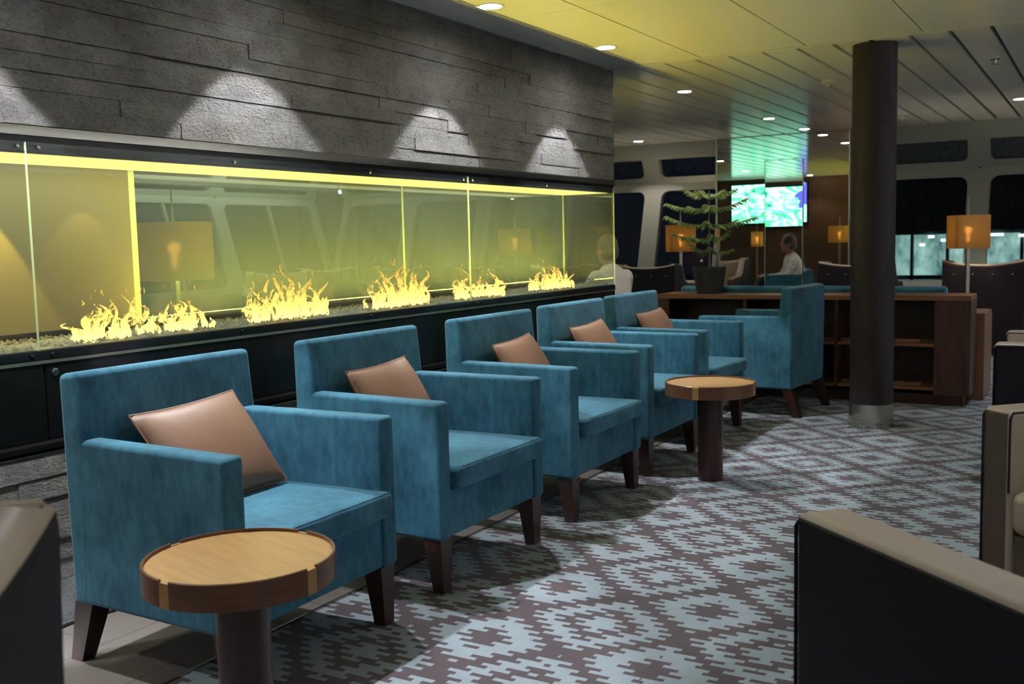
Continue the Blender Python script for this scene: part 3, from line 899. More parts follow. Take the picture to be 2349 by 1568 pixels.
# ------------------------------------------------------------------ teal armchair
def taper(mb):
    """armchairs are a little narrower and shallower towards the back"""
    for v in mb.bm.verts:
        k = min(1.0, max(0.0, (0.36 - v.co.x) / 0.72))
        v.co.y *= 1 - 0.068 * k
        if v.co.x < 0: v.co.x *= 0.868
    return mb
def make_armchair(back_h=0.905):
    root = empty('armchair')
    mb = MB(); mb.box(-0.30, 0.355, -0.312, 0.312, 0.20, 0.378, bev=0.012)
    taper(mb).build('seat_frame', M['teal'], root)
    for s in (1, -1):
        mb = MB()
        a, b = sorted((s * 0.310, s * 0.388))
        mb.prism([(-0.33, 0.198), (0.362, 0.198), (0.362, 0.702), (-0.30, 0.706)], 'y', a, b, bev=0.016, seg=3)
        taper(mb).build('armrest', M['teal'], root)
    mb = MB()
    mb.prism([(-0.365, 0.196), (-0.285, 0.196), (-0.262, 0.46), (-0.262, 0.70), (-0.285, back_h + 0.004), (-0.378, back_h - 0.004), (-0.372, 0.5)], 'y', -0.390, 0.390, bev=0.020, seg=3)
    taper(mb).build('backrest', M['teal'], root)
    # cushion with crowned top
    tb = bmesh.new(); bmesh.ops.create_grid(tb, x_segments=14, y_segments=14, size=0.5)
    me = bpy.data.meshes.new('c'); tb.to_mesh(me); tb.free()
    mb = MB(); mb.box(-0.262, 0.405, -0.308, 0.308, 0.379, 0.462, bev=0.022, seg=4)
    bmesh.ops.subdivide_edges(mb.bm, edges=[e for e in mb.bm.edges if e.calc_length() > 0.3], cuts=9, use_grid_fill=True)
    for v in mb.bm.verts:
        if v.co.z > 0.44:
            u = (v.co.x - 0.07) / 0.34; w = v.co.y / 0.31
            v.co.z += 0.016 * max(0, 1 - u ** 4) * max(0, 1 - w ** 4)
        # slight overhang in front of the arms
        if v.co.x > 0.375:
            v.co.y *= 1.03
    cu = taper(mb).build('seat_cushion', M['teal'], root, angle=60, wn=False)
    bpy.data.meshes.remove(me)
    mb = MB(); mb.tube([(0.400, -0.292, 0.463), (0.403, 0.292, 0.463)], 0.0035, 6)
    mb.tube([(0.400, -0.300, 0.397), (0.403, 0.300, 0.397)], 0.003, 6)
    mb.build('piping', M['teal'], cu)
    for sx, sy in ((1, 1), (1, -1), (-1, 1), (-1, -1)):
        mb = MB()
        if sx > 0: x0, x1, xb0, xb1 = 0.275, 0.350, 0.305, 0.350
        else: x0, x1, xb0, xb1 = -0.322, -0.245, -0.375, -0.325
        w_ = 0.0 if sx > 0 else 0.022
        y0, y1 = sorted((sy * (0.302 - w_), sy * (0.377 - w_))); yb0, yb1 = sorted((sy * (0.315 - w_), sy * (0.365 - w_)))
        vs = [(xb0, yb0, 0), (xb1, yb0, 0), (xb1, yb1, 0), (xb0, yb1, 0), (x0, y0, 0.199), (x1, y0, 0.199), (x1, y1, 0.199), (x0, y1, 0.199)]
        mb.raw(vs, [(3, 2, 1, 0), (4, 5, 6, 7), (0, 1, 5, 4), (1, 2, 6, 5), (2, 3, 7, 6), (3, 0, 4, 7)])
        mb.build('leg', M['dkwood'], root, smooth=False)
    return root

arm = make_armchair()
ARMS = [
 (-2.400, 2.320, math.radians(1.0), 'teal fabric armchair nearest the camera, behind the front round table'),
 (-2.398, 3.345, 0, 'teal fabric armchair second from the camera in the row'),
 (-2.402, 4.400, 0, 'teal fabric armchair in the middle of the row of five'),
 (-2.440, 5.375, 0, 'teal fabric armchair fourth from the camera, behind the far round table'),
 (-2.462, 6.300, 0, 'teal fabric armchair last in the row against the wooden cabinet'),
 (-2.175, 7.430, math.radians(176), 'teal fabric armchair turned with its back to the dark column'),
]
first = True
for x, y, rz, lab in ARMS:
    o = arm if first else copy_tree(arm); first = False
    o.location = (x, y, 0.004 if x < -2.3 else 0.0); o.rotation_euler.z = rz
    tag(o, lab, 'armchair', 'teal fabric armchairs' )
# low teal chair of the seated person
low = make_armchair(0.745)
low.name = 'lounge_chair'
low.location = (-4.24, 9.16, 0); low.rotation_euler.z = math.radians(160)
tag(low, 'low backed teal chair in which the person in the striped shirt sits', 'armchair')

# pillows
def make_pillow():
    N = 26; W, Hh, T = 0.445, 0.365, 0.125
    mb = MB(); bm = mb.bm
    grid = {}
    for side in (1, -1):
        for i in range(N + 1):
            for j in range(N + 1):
                edge = i in (0, N) or j in (0, N)
                if edge and side == -1: grid[(side, i, j)] = grid[(1, i, j)]; continue
                u, v = 2 * i / N - 1, 2 * j / N - 1
                pin = 0.10
                x = u * W / 2 * (1 - pin * (1 - abs(v) ** 2) * abs(u) ** 3 * 0.55)
                y = v * Hh / 2 * (1 - pin * (1 - abs(u) ** 2) * abs(v) ** 3 * 0.55)
                th = T / 2 * ((1 - u * u) * (1 - v * v)) ** 0.42
                # pucker near the corners
                th += 0.0035 * math.sin(14 * math.atan2(v - math.copysign(1, v), u - math.copysign(1, u))) * (abs(u) ** 6 + abs(v) ** 6) * (1 - u * u) ** 0.3 * (1 - v * v) ** 0.3
                grid[(side, i, j)] = bm.verts.new((side * th, x, y))
    for side in (1, -1):
        for i in range(N):
            for j in range(N):
                q = [grid[(side, i, j)], grid[(side, i + 1, j)], grid[(side, i + 1, j + 1)], grid[(side, i, j + 1)]]
                if side == -1: q.reverse()
                try: bm.faces.new(q)
                except ValueError: pass
    o = mb.build('throw_pillow', M['pillow'], angle=70, wn=False)
    # seam
    m2 = MB()
    pts = []
    def P_(u, v):
        x = u * W / 2 * (1 - 0.1 * (1 - abs(v) ** 2) * abs(u) ** 3 * 0.55); y = v * Hh / 2 * (1 - 0.1 * (1 - abs(u) ** 2) * abs(v) ** 3 * 0.55)
        return (0, x, y)
    for k in range(12): pts.append(P_(-1 + k / 6, 1))
    for k in range(12): pts.append(P_(1, 1 - k / 6))
    for k in range(12): pts.append(P_(1 - k / 6, -1))
    for k in range(13): pts.append(P_(-1, -1 + k / 6))
    m2.tube(pts, 0.0035, 6)
    m2.build('seam', M['pillow'], o, wn=False)
    return o
pil = make_pillow()
PIL = [(-2.475, 2.315, 0.628, 36, 0, 3, 'brown leather cushion leaning in the nearest teal armchair'),
       (-2.490, 3.330, 0.626, 30, 4, 2, 'brown leather cushion in the second teal armchair'),
       (-2.490, 4.430, 0.626, 30, 4, 3, 'brown leather cushion in the middle teal armchair of the row'),
       (-2.530, 5.345, 0.626, 28, 0, 3, 'brown leather cushion in the fourth teal armchair, almost hidden by armrests'),
       (-2.550, 6.330, 0.630, 28, 0, 2, 'dark brown leather cushion in the farthest teal armchair of the row')]
first = True
for x, y, z, tilt_, rz, roll, lab in PIL:
    o = pil if first else copy_tree(pil); first = False
    o.location = (x, y, z)
    o.rotation_euler = Euler((math.radians(roll), math.radians(-tilt_), math.radians(rz)), 'XYZ')
    tag(o, lab, 'cushion', 'brown leather cushions')

# ------------------------------------------------------------------ round side tables
def make_table():
    root = empty('side_table')
    R = 0.232
    mb = MB(); mb.lathe([(R - 0.012, 0.452), (R - 0.006, 0.455), (R - 0.006, 0.511), (R - 0.012, 0.5125)], 96)
    mb.build('tabletop', M['tabletop'], root)
    # rim in four arcs with notches
    for a0, a1 in ((-72, 12), (20, 102), (110, 192), (200, 280)):
        mb = MB(); tb = bmesh.new(); K = 26
        prof = [(R - 0.006, 0.452), (R + 0.001, 0.455), (R + 0.001, 0.518), (R - 0.001, 0.520), (R - 0.005, 0.520), (R - 0.006, 0.518)]
        rings = []
        for k in range(K + 1):
            a = math.radians(a0 + (a1 - a0) * k / K)
            rings.append([tb.verts.new((r_ * math.cos(a), r_ * math.sin(a), z_)) for r_, z_ in prof])
        for p, q in zip(rings[:-1], rings[1:]):
            for i in range(len(prof)):
                j = (i + 1) % len(prof); tb.faces.new((p[i], p[j], q[j], q[i]))
        tb.faces.new(rings[0]); tb.faces.new(list(reversed(rings[-1])))
        bmesh.ops.recalc_face_normals(tb, faces=tb.faces)
        mb._merge(tb); mb.build('rim', M['tablerim'], root)
    for a in (16, 106, 196, 284):
        mb = MB(); ar = math.radians(a)
        mb.box(-0.003, 0.004, -0.017, 0.017, 0.4535, 0.5135, mtx=Matrix.Rotation(ar, 4, 'Z') @ Matrix.Translation((R - 0.004, 0, 0)))
        mb.build('rim_block', M['tabletop'], root, smooth=False)
    mb = MB(); mb.lathe([(0.063, 0.0), (0.066, 0.004), (0.066, 0.450), (0.11, 0.452)], 48)
    mb.build('pedestal', M['dkwood'], root)
    return root
tb1 = make_table()
tb1.location = (-1.833, 1.787, 0); tb1.rotation_euler.z = math.radians(-16)
tag(tb1, 'round wooden side table with a raised rim in front of the nearest armchair', 'table', 'round wooden side tables')
tb2 = copy_tree(tb1); tb2.location = (-1.785, 5.10, 0); tb2.rotation_euler.z = math.radians(-13)
tag(tb2, 'round wooden side table standing by the fourth armchair further back', 'table', 'round wooden side tables')

# ------------------------------------------------------------------ leather wing chairs
def make_wing():
    root = empty('wing_chair')
    # back shell: dark outside, tan inside and on top
    def topz(y): return 0.925 + 0.045 * (abs(y) / 0.38) ** 2
    mb = MB(); bm = mb.bm; N = 16
    rings = []
    for i in range(N + 1):
        y = -0.38 + 0.76 * i / N; zt = topz(y)
        prof = [(-0.345, 0.10), (-0.375, zt - 0.035), (-0.372, zt - 0.012), (-0.355, zt), (-0.305, zt + 0.003), (-0.285, zt - 0.010), (-0.278, zt - 0.035), (-0.235, 0.10)]
        rings.append([bm.verts.new((px, y, pz)) for px, pz in prof])
    for a, b in zip(rings[:-1], rings[1:]):
        for k in range(8):
            f = bm.faces.new((a[k], a[(k + 1) % 8], b[(k + 1) % 8], b[k])); f.material_index = 0 if k in (0, 1, 7) else 1
    for rr in (rings[0], rings[-1]):
        f = bm.faces.new(rr); f.material_index = 0
    bmesh.ops.recalc_face_normals(bm, faces=bm.faces)
    bk = mb.build('backrest', [M['darkleather'], M['tan']], root, angle=50, wn=False)
    # wings / arms
    for s in (1, -1):
        prof = [(-0.285, 0.10), (0.345, 0.10), (0.355, 0.70), (0.33, 0.72), (0.05, 0.735), (-0.03, 0.775), (-0.085, 0.86), (-0.12, 0.93), (-0.16, 0.958), (-0.285, 0.970)]
        mb = MB(); a, b = sorted((s * 0.285, s * 0.380))
        mb.prism(prof, 'y', a, b, bev=0.014, seg=3)
        mb.bm.normal_update()
        for f in mb.bm.faces:
            n = f.normal
            f.material_index = 1 if (n.z > 0.35 or n.y * s < -0.35) else 2 if n.x > 0.5 else 0
        ar = mb.build('armrest', [M['darkleather'], M['tan'], M['brownleather']], root, wn=False)
        mb = MB(); yy_ = s * 0.373
        mb.tube([(-0.36, yy_, 0.968), (-0.16, yy_, 0.957), (-0.118, yy_, 0.93), (-0.083, yy_, 0.86), (-0.028, yy_, 0.776), (0.05, yy_, 0.737), (0.335, yy_, 0.722)], 0.006, 6)
        mb.build('piping', M['tan'], ar, wn=False)
    mb = MB(); mb.box(-0.24, 0.33, -0.28, 0.28, 0.12, 0.32, bev=0.01)
    mb.build('seat_frame', M['brownleather'], root)
    mb = MB(); mb.box(-0.235, 0.375, -0.28, 0.28, 0.325, 0.47, bev=0.035, seg=4)
    mb.build('seat_cushion', M['tan'], root, angle=60)
    for y in (-0.27, -0.09, 0.09, 0.27):
        mb = MB(); mb.ball((-0.374, y, 0.83), (0.005, 0.008, 0.008), seg=10, rings=6)
        mb.build('stud', M['studm'], bk)
    for sx in (-0.29, 0.30):
        for sy in (-0.32, 0.32):
            mb = MB(); mb.tube([(sx, sy, 0.0), (sx, sy, 0.10)], [0.018, 0.024], 10)
            mb.build('leg', M['dkwood'], root)
    return root
wc = make_wing()
H2 = PI / 2
WING = [
 (-4.64, 11.375, H2, 'dark wing chair seen from behind beside the amber lamp left of the mirror'),
 (-2.36, 11.72, H2, 'dark wing chair seen from behind in front of the mirror, beside the column'),
 (-1.10, 11.68, H2, 'dark wing chair seen from behind beside the right amber lamp'),
 (-5.93, 11.68, H2, 'dark wing chair seen through the right end of the fireplace glass'),
 (-7.22, 11.68, H2, 'dark wing chair seen through the glass above the fourth fire'),
 (-8.36, 11.60, H2 + 0.1, 'dark wing chair seen through the glass above the third fire'),
 (-9.40, 11.20, H2 + 0.35, 'dark wing chair seen through the glass beyond the second fire'),
 (-8.85, 9.45, math.radians(-52), 'taupe wing chair facing the camera through the glass, right of the big lamp'),
]
first = True
for x, y, rz, lab in WING:
    o = wc if first else copy_tree(wc); first = False
    o.location = (x, y, 0); o.rotation_euler.z = rz
    tag(o, lab, 'armchair', 'leather wing chairs')
def place_by(o, lx, ly, wx, wy, rz):
    """put local point (lx, ly) of a thing at world (wx, wy)"""
    c, s = math.cos(rz), math.sin(rz)
    o.location = (wx - (c * lx - s * ly), wy - (s * lx + c * ly), 0); o.rotation_euler.z = rz
# box shaped leather armchairs
def make_tub():
    root = empty('leather_armchair')
    for s in (1, -1):
        mb = MB(); a, b = sorted((s * 0.275, s * 0.395))
        mb.box(-0.36, 0.36, a, b, 0.10, 0.718, bev=0.020, seg=4)
        mb.bm.normal_update()
        for f in mb.bm.faces:
            n = f.normal
            f.material_index = 1 if (n.z > 0.3 or n.y * s < -0.5) else 2 if n.x > 0.6 else 0
        ar = mb.build('armrest', [M['darkleather'], M['tan'], M['brownleather']], root, angle=60)
        mb = MB(); ya = s * 0.392
        mb.tube([(-0.34, ya, 0.705), (0.345, ya, 0.705), (0.358, ya, 0.69), (0.358, ya, 0.12)], 0.0045, 6)
        yb = s * 0.279
        mb.tube([(-0.30, yb, 0.708), (0.348, yb, 0.708), (0.358, yb, 0.69), (0.358, yb, 0.46)], 0.004, 6)
        mb.build('piping', M['darkleather'], ar, wn=False)
    mb = MB(); mb.box(-0.375, -0.25, -0.272, 0.272, 0.10, 0.745, bev=0.022, seg=4)
    mb.bm.normal_update()
    for f in mb.bm.faces: f.material_index = 1 if (f.normal.z > 0.3 or f.normal.x > 0.5) else 0
    mb.build('backrest', [M['darkleather'], M['tan']], root, angle=60)
    mb = MB(); mb.box(-0.248, 0.345, -0.272, 0.272, 0.10, 0.33, bev=0.01); mb.build('seat_frame', M['brownleather'], root)
    mb = MB(); mb.box(-0.245, 0.365, -0.272, 0.272, 0.332, 0.47, bev=0.035, seg=4); mb.build('seat_cushion', M['tan'], root, angle=60)
    for sx in (-0.31, 0.31):
        for sy in (-0.34, 0.34):
            mb = MB(); mb.tube([(sx, sy, 0.0), (sx, sy, 0.10)], [0.018, 0.024], 10); mb.build('leg', M['dkwood'], root)
    return root
tc_ = make_tub()
G_ = 'box shaped leather armchairs'
place_by(tc_, 0.36, 0.395, -0.532, 2.02, math.atan2(0.665, -0.747))
tag(tc_, 'large out of focus taupe and black leather armchair in the lower right foreground', 'armchair', G_)
o = copy_tree(tc_); place_by(o, 0.36, -0.395, -0.335, 3.53, math.radians(-133.7))
tag(o, 'taupe leather armchair at the right edge with its front to the camera', 'armchair', G_)
o = copy_tree(tc_); place_by(o, 0.36, 0.395, -0.478, 5.50, PI)
tag(o, 'dark leather armchair at the right edge, behind the taupe one', 'armchair', G_)
o = copy_tree(wc); place_by(o, -0.375, -0.38, -1.095, 0.775, math.atan2(-0.62, -0.78))
tag(o, 'dark leather chair corner in the lower left foreground', 'armchair', 'leather wing chairs')
for b_ in kids(o):
    for c in kids(b_):
        if c.name.startswith('stud'): bpy.data.objects.remove(c)

# ------------------------------------------------------------------ shelf cabinet
cb = empty('shelf_cabinet', (-2.0, 7.97, 0), 0, 'low reddish wooden cabinet with open shelves behind the armchairs', 'cabinet')
Y0, Y1 = 7.97, 8.33
XL, XRt = -3.24, -0.845
def cpart(mb, name, mats, **kw): return rel(mb.build(name, mats, None, **kw), cb)
mb = MB(); mb.box(XL, XRt, Y0 - 0.004, Y1, 0.768, 0.805, bev=0.004); cpart(mb, 'top', M['cabtop'])
mb = MB(); mb.box(-1.09, XRt, Y0, Y0 + 0.022, 0.078, 0.768, bev=0.002); mb.box(XRt - 0.022, XRt, Y0 + 0.022, Y1, 0.078, 0.768)
cpart(mb, 'side_panel', M['cabwood'])
mb = MB(); mb.box(XL, XL + 0.10, Y0, Y0 + 0.022, 0.078, 0.768, bev=0.002); mb.box(XL, XL + 0.022, Y0 + 0.022, Y1, 0.078, 0.768)
cpart(mb, 'side_panel', M['cabwood'])
mb = MB(); mb.box(XL + 0.022, XRt - 0.022, Y1 - 0.02, Y1, 0.078, 0.768); cpart(mb, 'back_panel', M['dkwood'], smooth=False)
mb = MB(); mb.box(XL + 0.02, XRt - 0.045, Y0 + 0.03, Y1 - 0.02, 0.0, 0.078); cpart(mb, 'plinth', M['dkwood'], smooth=False)
for x in (-1.79, -2.50):
    mb = MB(); mb.box(x - 0.012, x + 0.012, Y0 + 0.004, Y1 - 0.02, 0.10, 0.768); cpart(mb, 'divider', M['cabwood'], smooth=False)
for z in (0.13, 0.45):
    for a, b in ((XL + 0.1, -2.512), (-2.488, -1.802), (-1.778, -1.09)):
        mb = MB()
        mb.box(a, b, Y0 + 0.006, Y1 - 0.02, z - 0.022, z, bev=0.003)
        mb.box(a + 0.02, b - 0.10, Y0 + 0.05, Y0 + 0.065, z, z + 0.028, bev=0.003)
        mb.box(a + 0.02, b - 0.10, Y0 + 0.10, Y0 + 0.115, z, z + 0.022)
        cpart(mb, 'shelf', M['cabtop'])

# bench behind the cabinet
bn = empty('bench', (-2.1, 8.36, 0), 0, 'long teal upholstered bench whose back top shows above the cabinet', 'bench')
mb = MB(); mb.box(-3.19, -1.06, 8.36, 8.47, 0.30, 0.852, bev=0.03, seg=4); rel(mb.build('backrest', M['teal']), bn)
mb = MB(); mb.box(-3.19, -1.06, 8.47, 8.92, 0.30, 0.46, bev=0.03, seg=4); rel(mb.build('seat', M['teal']), bn)
mb = MB(); mb.box(-3.19, -1.06, 8.36, 8.90, 0.04, 0.298); rel(mb.build('base', M['cabwood'], smooth=False), bn)
mb = MB(); mb.prism([(8.35, 0.0), (8.90, 0.0), (8.90, 0.60), (8.84, 0.655), (8.35, 0.655)], 'x', -1.055, -0.79, bev=0.006); rel(mb.build('end_table', M['cabtop']), bn)

# ------------------------------------------------------------------ potted plant
pl = empty('potted_plant', (-2.853, 8.15, 0.805), 0, 'small pine in a dark pot standing on the wooden cabinet', 'plant')
mb = MB(); mb.lathe([(0.103, 0.0), (0.108, 0.01), (0.136, 0.205), (0.137, 0.214), (0.128, 0.214), (0.125, 0.19)], 40); mb.build('pot', M['pot'], pl)
mb = MB(); mb.lathe([(0.124, 0.185), (0.10, 0.194)], 30); mb.build('soil', M['soil'], pl)
mb = MB(); mb.tube([(0, 0, 0.18), (0.003, 0, 0.4), (-0.002, 0.002, 0.6), (0.002, 0, 0.84)], [0.008, 0.007, 0.006, 0.003], 8); mb.build('stem', M['bark'], pl)
rp = random.Random(3)
# direction that runs left-right across the picture at the plant
TR = Vector((0.93, 0.36, 0)).normalized(); AW = Vector((-0.36, 0.93, 0))
def pine_branch(z0, ang, L, rise, thick=1.0):
    mb = MB(); d = (TR * math.cos(ang) + AW * math.sin(ang))
    side = Vector((0, 0, 1)).cross(d)
    pts = []
    K = 9
    for i in range(K + 1):
        t_ = i / K
        pts.append(d * (L * t_) + Vector((0, 0, z0 + rise * t_ ** 1.4 - 0.02 * math.sin(t_ * PI))))
    mb.tube(pts, [0.0035] * K + [0.0015], 6, mat=1)
    n = max(5, int(L / 0.016))
    for i in range(n):
        t_ = 0.12 + 0.88 * (i + 1) / n
        j = min(K - 1, int(t_ * K)); f = t_ * K - j
        p = pts[j].lerp(pts[min(K, j + 1)], min(1, f))
        for s in (1, -1):
            bl = (0.085 * (1 - 0.45 * t_)) * thick * rp.uniform(0.8, 1.15)
            q = p + side * s * bl * 0.72 + d * bl * 0.55 + Vector((0, 0, -bl * rp.uniform(0.25, 0.6)))
            m_ = p.lerp(q, 0.5) + Vector((0, 0, 0.006))
            mb.tube([p, m_, q], [0.003, 0.0058, 0.0012], 5)
            # needle tufts
            for k in range(5):
                c = p.lerp(q, (k + 0.5) / 5)
                for w in range(3):
                    a = rp.uniform(0, 6.28)
                    off = Vector((math.cos(a) * 0.011, math.sin(a) * 0.011, rp.uniform(-0.01, 0.008))) + (q - p).normalized() * 0.008
                    e = side * 0.0012
                    mb.raw([c - e, c + e, c + off], [(0, 1, 2)])
    return mb
TIERS = [(0.815, [(PI, 0.215, 0.055), (0.0, 0.21, 0.03), (1.9, 0.16, 0.03), (-2.2, 0.15, 0.02), (-0.9, 0.17, 0.02), (0.9, 0.15, 0.02)]),
         (0.70, [(PI - 0.15, 0.345, 0.045), (0.1, 0.30, 0.07), (1.7, 0.20, 0.03), (-1.5, 0.22, 0.01), (2.5, 0.2, 0.02)]),
         (0.565, [(PI + 0.1, 0.35, 0.075), (-0.1, 0.37, 0.05), (0.5, 0.25, 0.03), (1.6, 0.22, 0.02), (-1.7, 0.22, 0.02)]),
         (0.455, [(PI - 0.1, 0.31, 0.045), (0.2, 0.155, 0.05), (1.5, 0.2, 0.03), (-1.4, 0.18, 0.01), (-2.4, 0.2, 0.02)]),
         (0.355, [(PI + 0.2, 0.16, 0.06), (-0.1, 0.18, 0.0), (1.5, 0.15, 0.02)])]
for z0, br in TIERS:
    for ang, L, rise in br:
        pine_branch(z0, ang, L, rise).build('branch', [M['needle'], M['bark']], pl, smooth=False)

# ------------------------------------------------------------------ floor lamps with box shades
def make_lamp(s=0.31, drum=False, power=85):
    root = empty('floor_lamp')
    mb = MB(); mb.box(-0.13, 0.13, -0.13, 0.13, 0, 0.018, bev=0.003); mb.build('base', M['brass'], root)
    mb = MB(); mb.box(-0.017, 0.017, -0.017, 0.017, 0.018, 1.16, bev=0.003); mb.build('pole', M['brass'], root)
    h = s / 2; z0, z1 = 1.095, 1.420; e = 0.003
    mb = MB()
    if drum:
        tb = bmesh.new(); n_ = 56; prof = [(h, z0), (h, z1), (h - e, z1), (h - e, z0)]
        rg = [[tb.verts.new((r_ * math.cos(2 * PI * i / n_), r_ * math.sin(2 * PI * i / n_), z_)) for i in range(n_)] for r_, z_ in prof]
        for k_ in range(4):
            for i in range(n_):
                tb.faces.new((rg[k_][i], rg[k_][(i + 1) % n_], rg[(k_ + 1) % 4][(i + 1) % n_], rg[(k_ + 1) % 4][i]))
        bmesh.ops.recalc_face_normals(tb, faces=tb.faces); mb._merge(tb)
    for a in range(0 if drum else 4):
        mb.box(h - e, h, -h + (e if a % 2 else 0), h - (e if a % 2 else 0), z0, z1, mtx=Matrix.Rotation(a * PI / 2, 4, 'Z'))
    mb.build('lamp_shade', M['shade'], root, smooth=drum, wn=False)
    mb = MB(); mb.tube([(0, 0, 1.31), (0, 0, 1.60)], [0.008, 0.005], 8)
    mb.tube([(-h, 0, 1.405), (h, 0, 1.405)], 0.003, 6); mb.tube([(0, -h, 1.405), (0, h, 1.405)], 0.003, 6)
    mb.build('finial', M['brass'], root)
    mb = MB(); mb.ball((0, 0, 1.275), 0.03); mb.tube([(0, 0, 1.16), (0, 0, 1.25)], 0.013, 10)
    mb.build('bulb', emitter('warm_bulb', (1.0, 0.72, 0.42), 10) if 'bulb' not in M else M['bulb'], root)
    d = bpy.data.lights.new('bulb_light', 'POINT'); d.energy = power; d.color = (1.0, 0.86, 0.58); d.shadow_soft_size = 0.032
    o = bpy.data.objects.new('bulb_light', d); COL.objects.link(o); o.location = (0, 0, 1.275); o.parent = root
    return root
lp = make_lamp()
for c in kids(lp):
    if c.name.startswith('bulb') and c.type == 'MESH': c.scale = (1, 1, 1)
LAMPS = [
         (-4.575, 12.02, math.radians(33), 'amber box shade floor lamp left of the potted pine'),
         (-1.218, 11.10, math.radians(27), 'amber box shade floor lamp right of the round column'),
         (-6.40, 11.10, 0.1, 'dim amber floor lamp seen through the glass above the fourth fire')]
first = True
for x, y, rz, lab in LAMPS:
    o = lp if first else copy_tree(lp); first = False
    o.location = (x, y, 0); o.rotation_euler.z = rz
    tag(o, lab, 'lamp', 'floor lamps with amber box shades')
bl_ = make_lamp(0.43, True, 520)
bl_.location = (-4.60, 4.10, 0)
tag(bl_, 'big amber drum shade floor lamp seen through the fireplace glass at the left', 'lamp')
# small lamp seen only in the mirror
sl = make_lamp(0.21)
sl.name = 'table_lamp'; sl.location = (-6.35, 3.75, 0.0); sl.scale = (0.95, 0.95, 0.95)
tag(sl, 'smaller amber lamp reflected in the mirror left of the person', 'lamp')

# ------------------------------------------------------------------ low table in the rear lounge and a tablet computer
mb = MB()
ct = empty('coffee_table', (-6.2, 10.0, 0), 0, 'small round dark table in the lounge behind the fireplace', 'table')
mb.lathe([(0.30, 0.52), (0.30, 0.545)], 40); mb.build('tabletop', M['cabtop'], ct)
mb = MB(); mb.lathe([(0.18, 0), (0.18, 0.015), (0.035, 0.03), (0.035, 0.52)], 30); mb.build('pedestal', M['dkwood'], ct)

# ------------------------------------------------------------------ ceiling fittings
mb = MB(); mb.lathe([(0.035, 0), (0.035, -0.004), (0.010, -0.006), (0.008, -0.03), (0.020, -0.032), (0.020, -0.035), (0.002, -0.036)], 20)
sp = mb.build('sprinkler_head', M['steel']); sp.location = (-0.736, 8.10, ZC); tag(sp, 'metal sprinkler head on the planked ceiling near the right edge', 'sprinkler')
mb = MB(); mb.lathe([(0.055, 0), (0.055, -0.012), (0.045, -0.022), (0.018, -0.028), (0.016, -0.045), (0.002, -0.047)], 24)
sd = mb.build('smoke_detector', M['trimlight']); sd.location = (-1.951, 8.37, ZC); tag(sd, 'round smoke detector on the ceiling left of the column', 'smoke detector')
mb = MB(); mb.lathe([(0.045, 0), (0.045, -0.012), (0.035, -0.02), (0.016, -0.026), (0.014, -0.04), (0.002, -0.042)], 24)
sd = mb.build('smoke_detector', M['trimlight']); sd.location = (-1.90, 11.4, ZC); tag(sd, 'small detector on the ceiling just right of the column top', 'smoke detector')

# cable under the first armchair
mb = MB(); mb.tube([(-3.02, 1.6, 0.012), (-3.0, 1.95, 0.012), (-3.03, 2.15, 0.012), (-2.98, 2.4, 0.012), (-3.01, 2.75, 0.012), (-2.99, 3.1, 0.012)], 0.006, 8)
tag(mb.build('power_cable', M['cable']), 'black cable lying on the tiles under the nearest armchair', 'cable')
# narrow white light behind the first armchair, inferred from the bright floor there
fl_ = empty('floor_light', (-2.955, 1.62, 0.004), 0, 'small cool white floor light beside the stone plinth behind the lower left leather chair', 'light')
mb = MB(); mb.box(-0.05, 0.05, -0.06, 0.04, 0.0, 0.012, bev=0.003); mb.box(-0.012, 0.012, -0.03, -0.015, 0.012, 0.17); mb.build('bracket', M['black'], fl_)
mb = MB(); mb.tube([(0, -0.04, 0.20), (0, 0.03, 0.163)], 0.032, 20); mb.build('housing', M['black'], fl_)
mb = MB(); mb.tube([(0, 0.031, 0.1625), (0, 0.034, 0.161)], 0.027, 20); mb.build('lens', M['whiteglow'], fl_)
spot('beam', (0, 0.05, 0.155), 26, 88, 0.7, (0.72, 0.86, 1.0), rot=(math.radians(58), 0, 0), size=0.02, parent=fl_)
# ------------------------------------------------------------------ seated person
def remesh(o, voxel=0.012, smooth=4):
    md = o.modifiers.new('r', 'REMESH'); md.mode = 'VOXEL'; md.voxel_size = voxel; md.use_smooth_shade = True
    ms = o.modifiers.new('s', 'SMOOTH'); ms.iterations = smooth; ms.factor = 0.5
    dg = bpy.context.evaluated_depsgraph_get()
    me = bpy.data.meshes.new_from_object(o.evaluated_get(dg))
    mats = [m for m in o.data.materials]
    o.modifiers.clear(); o.data = me
    if not me.materials:
        for m in mats: me.materials.append(m)
    me.polygons.foreach_set('use_smooth', [True] * len(me.polygons))
    return o
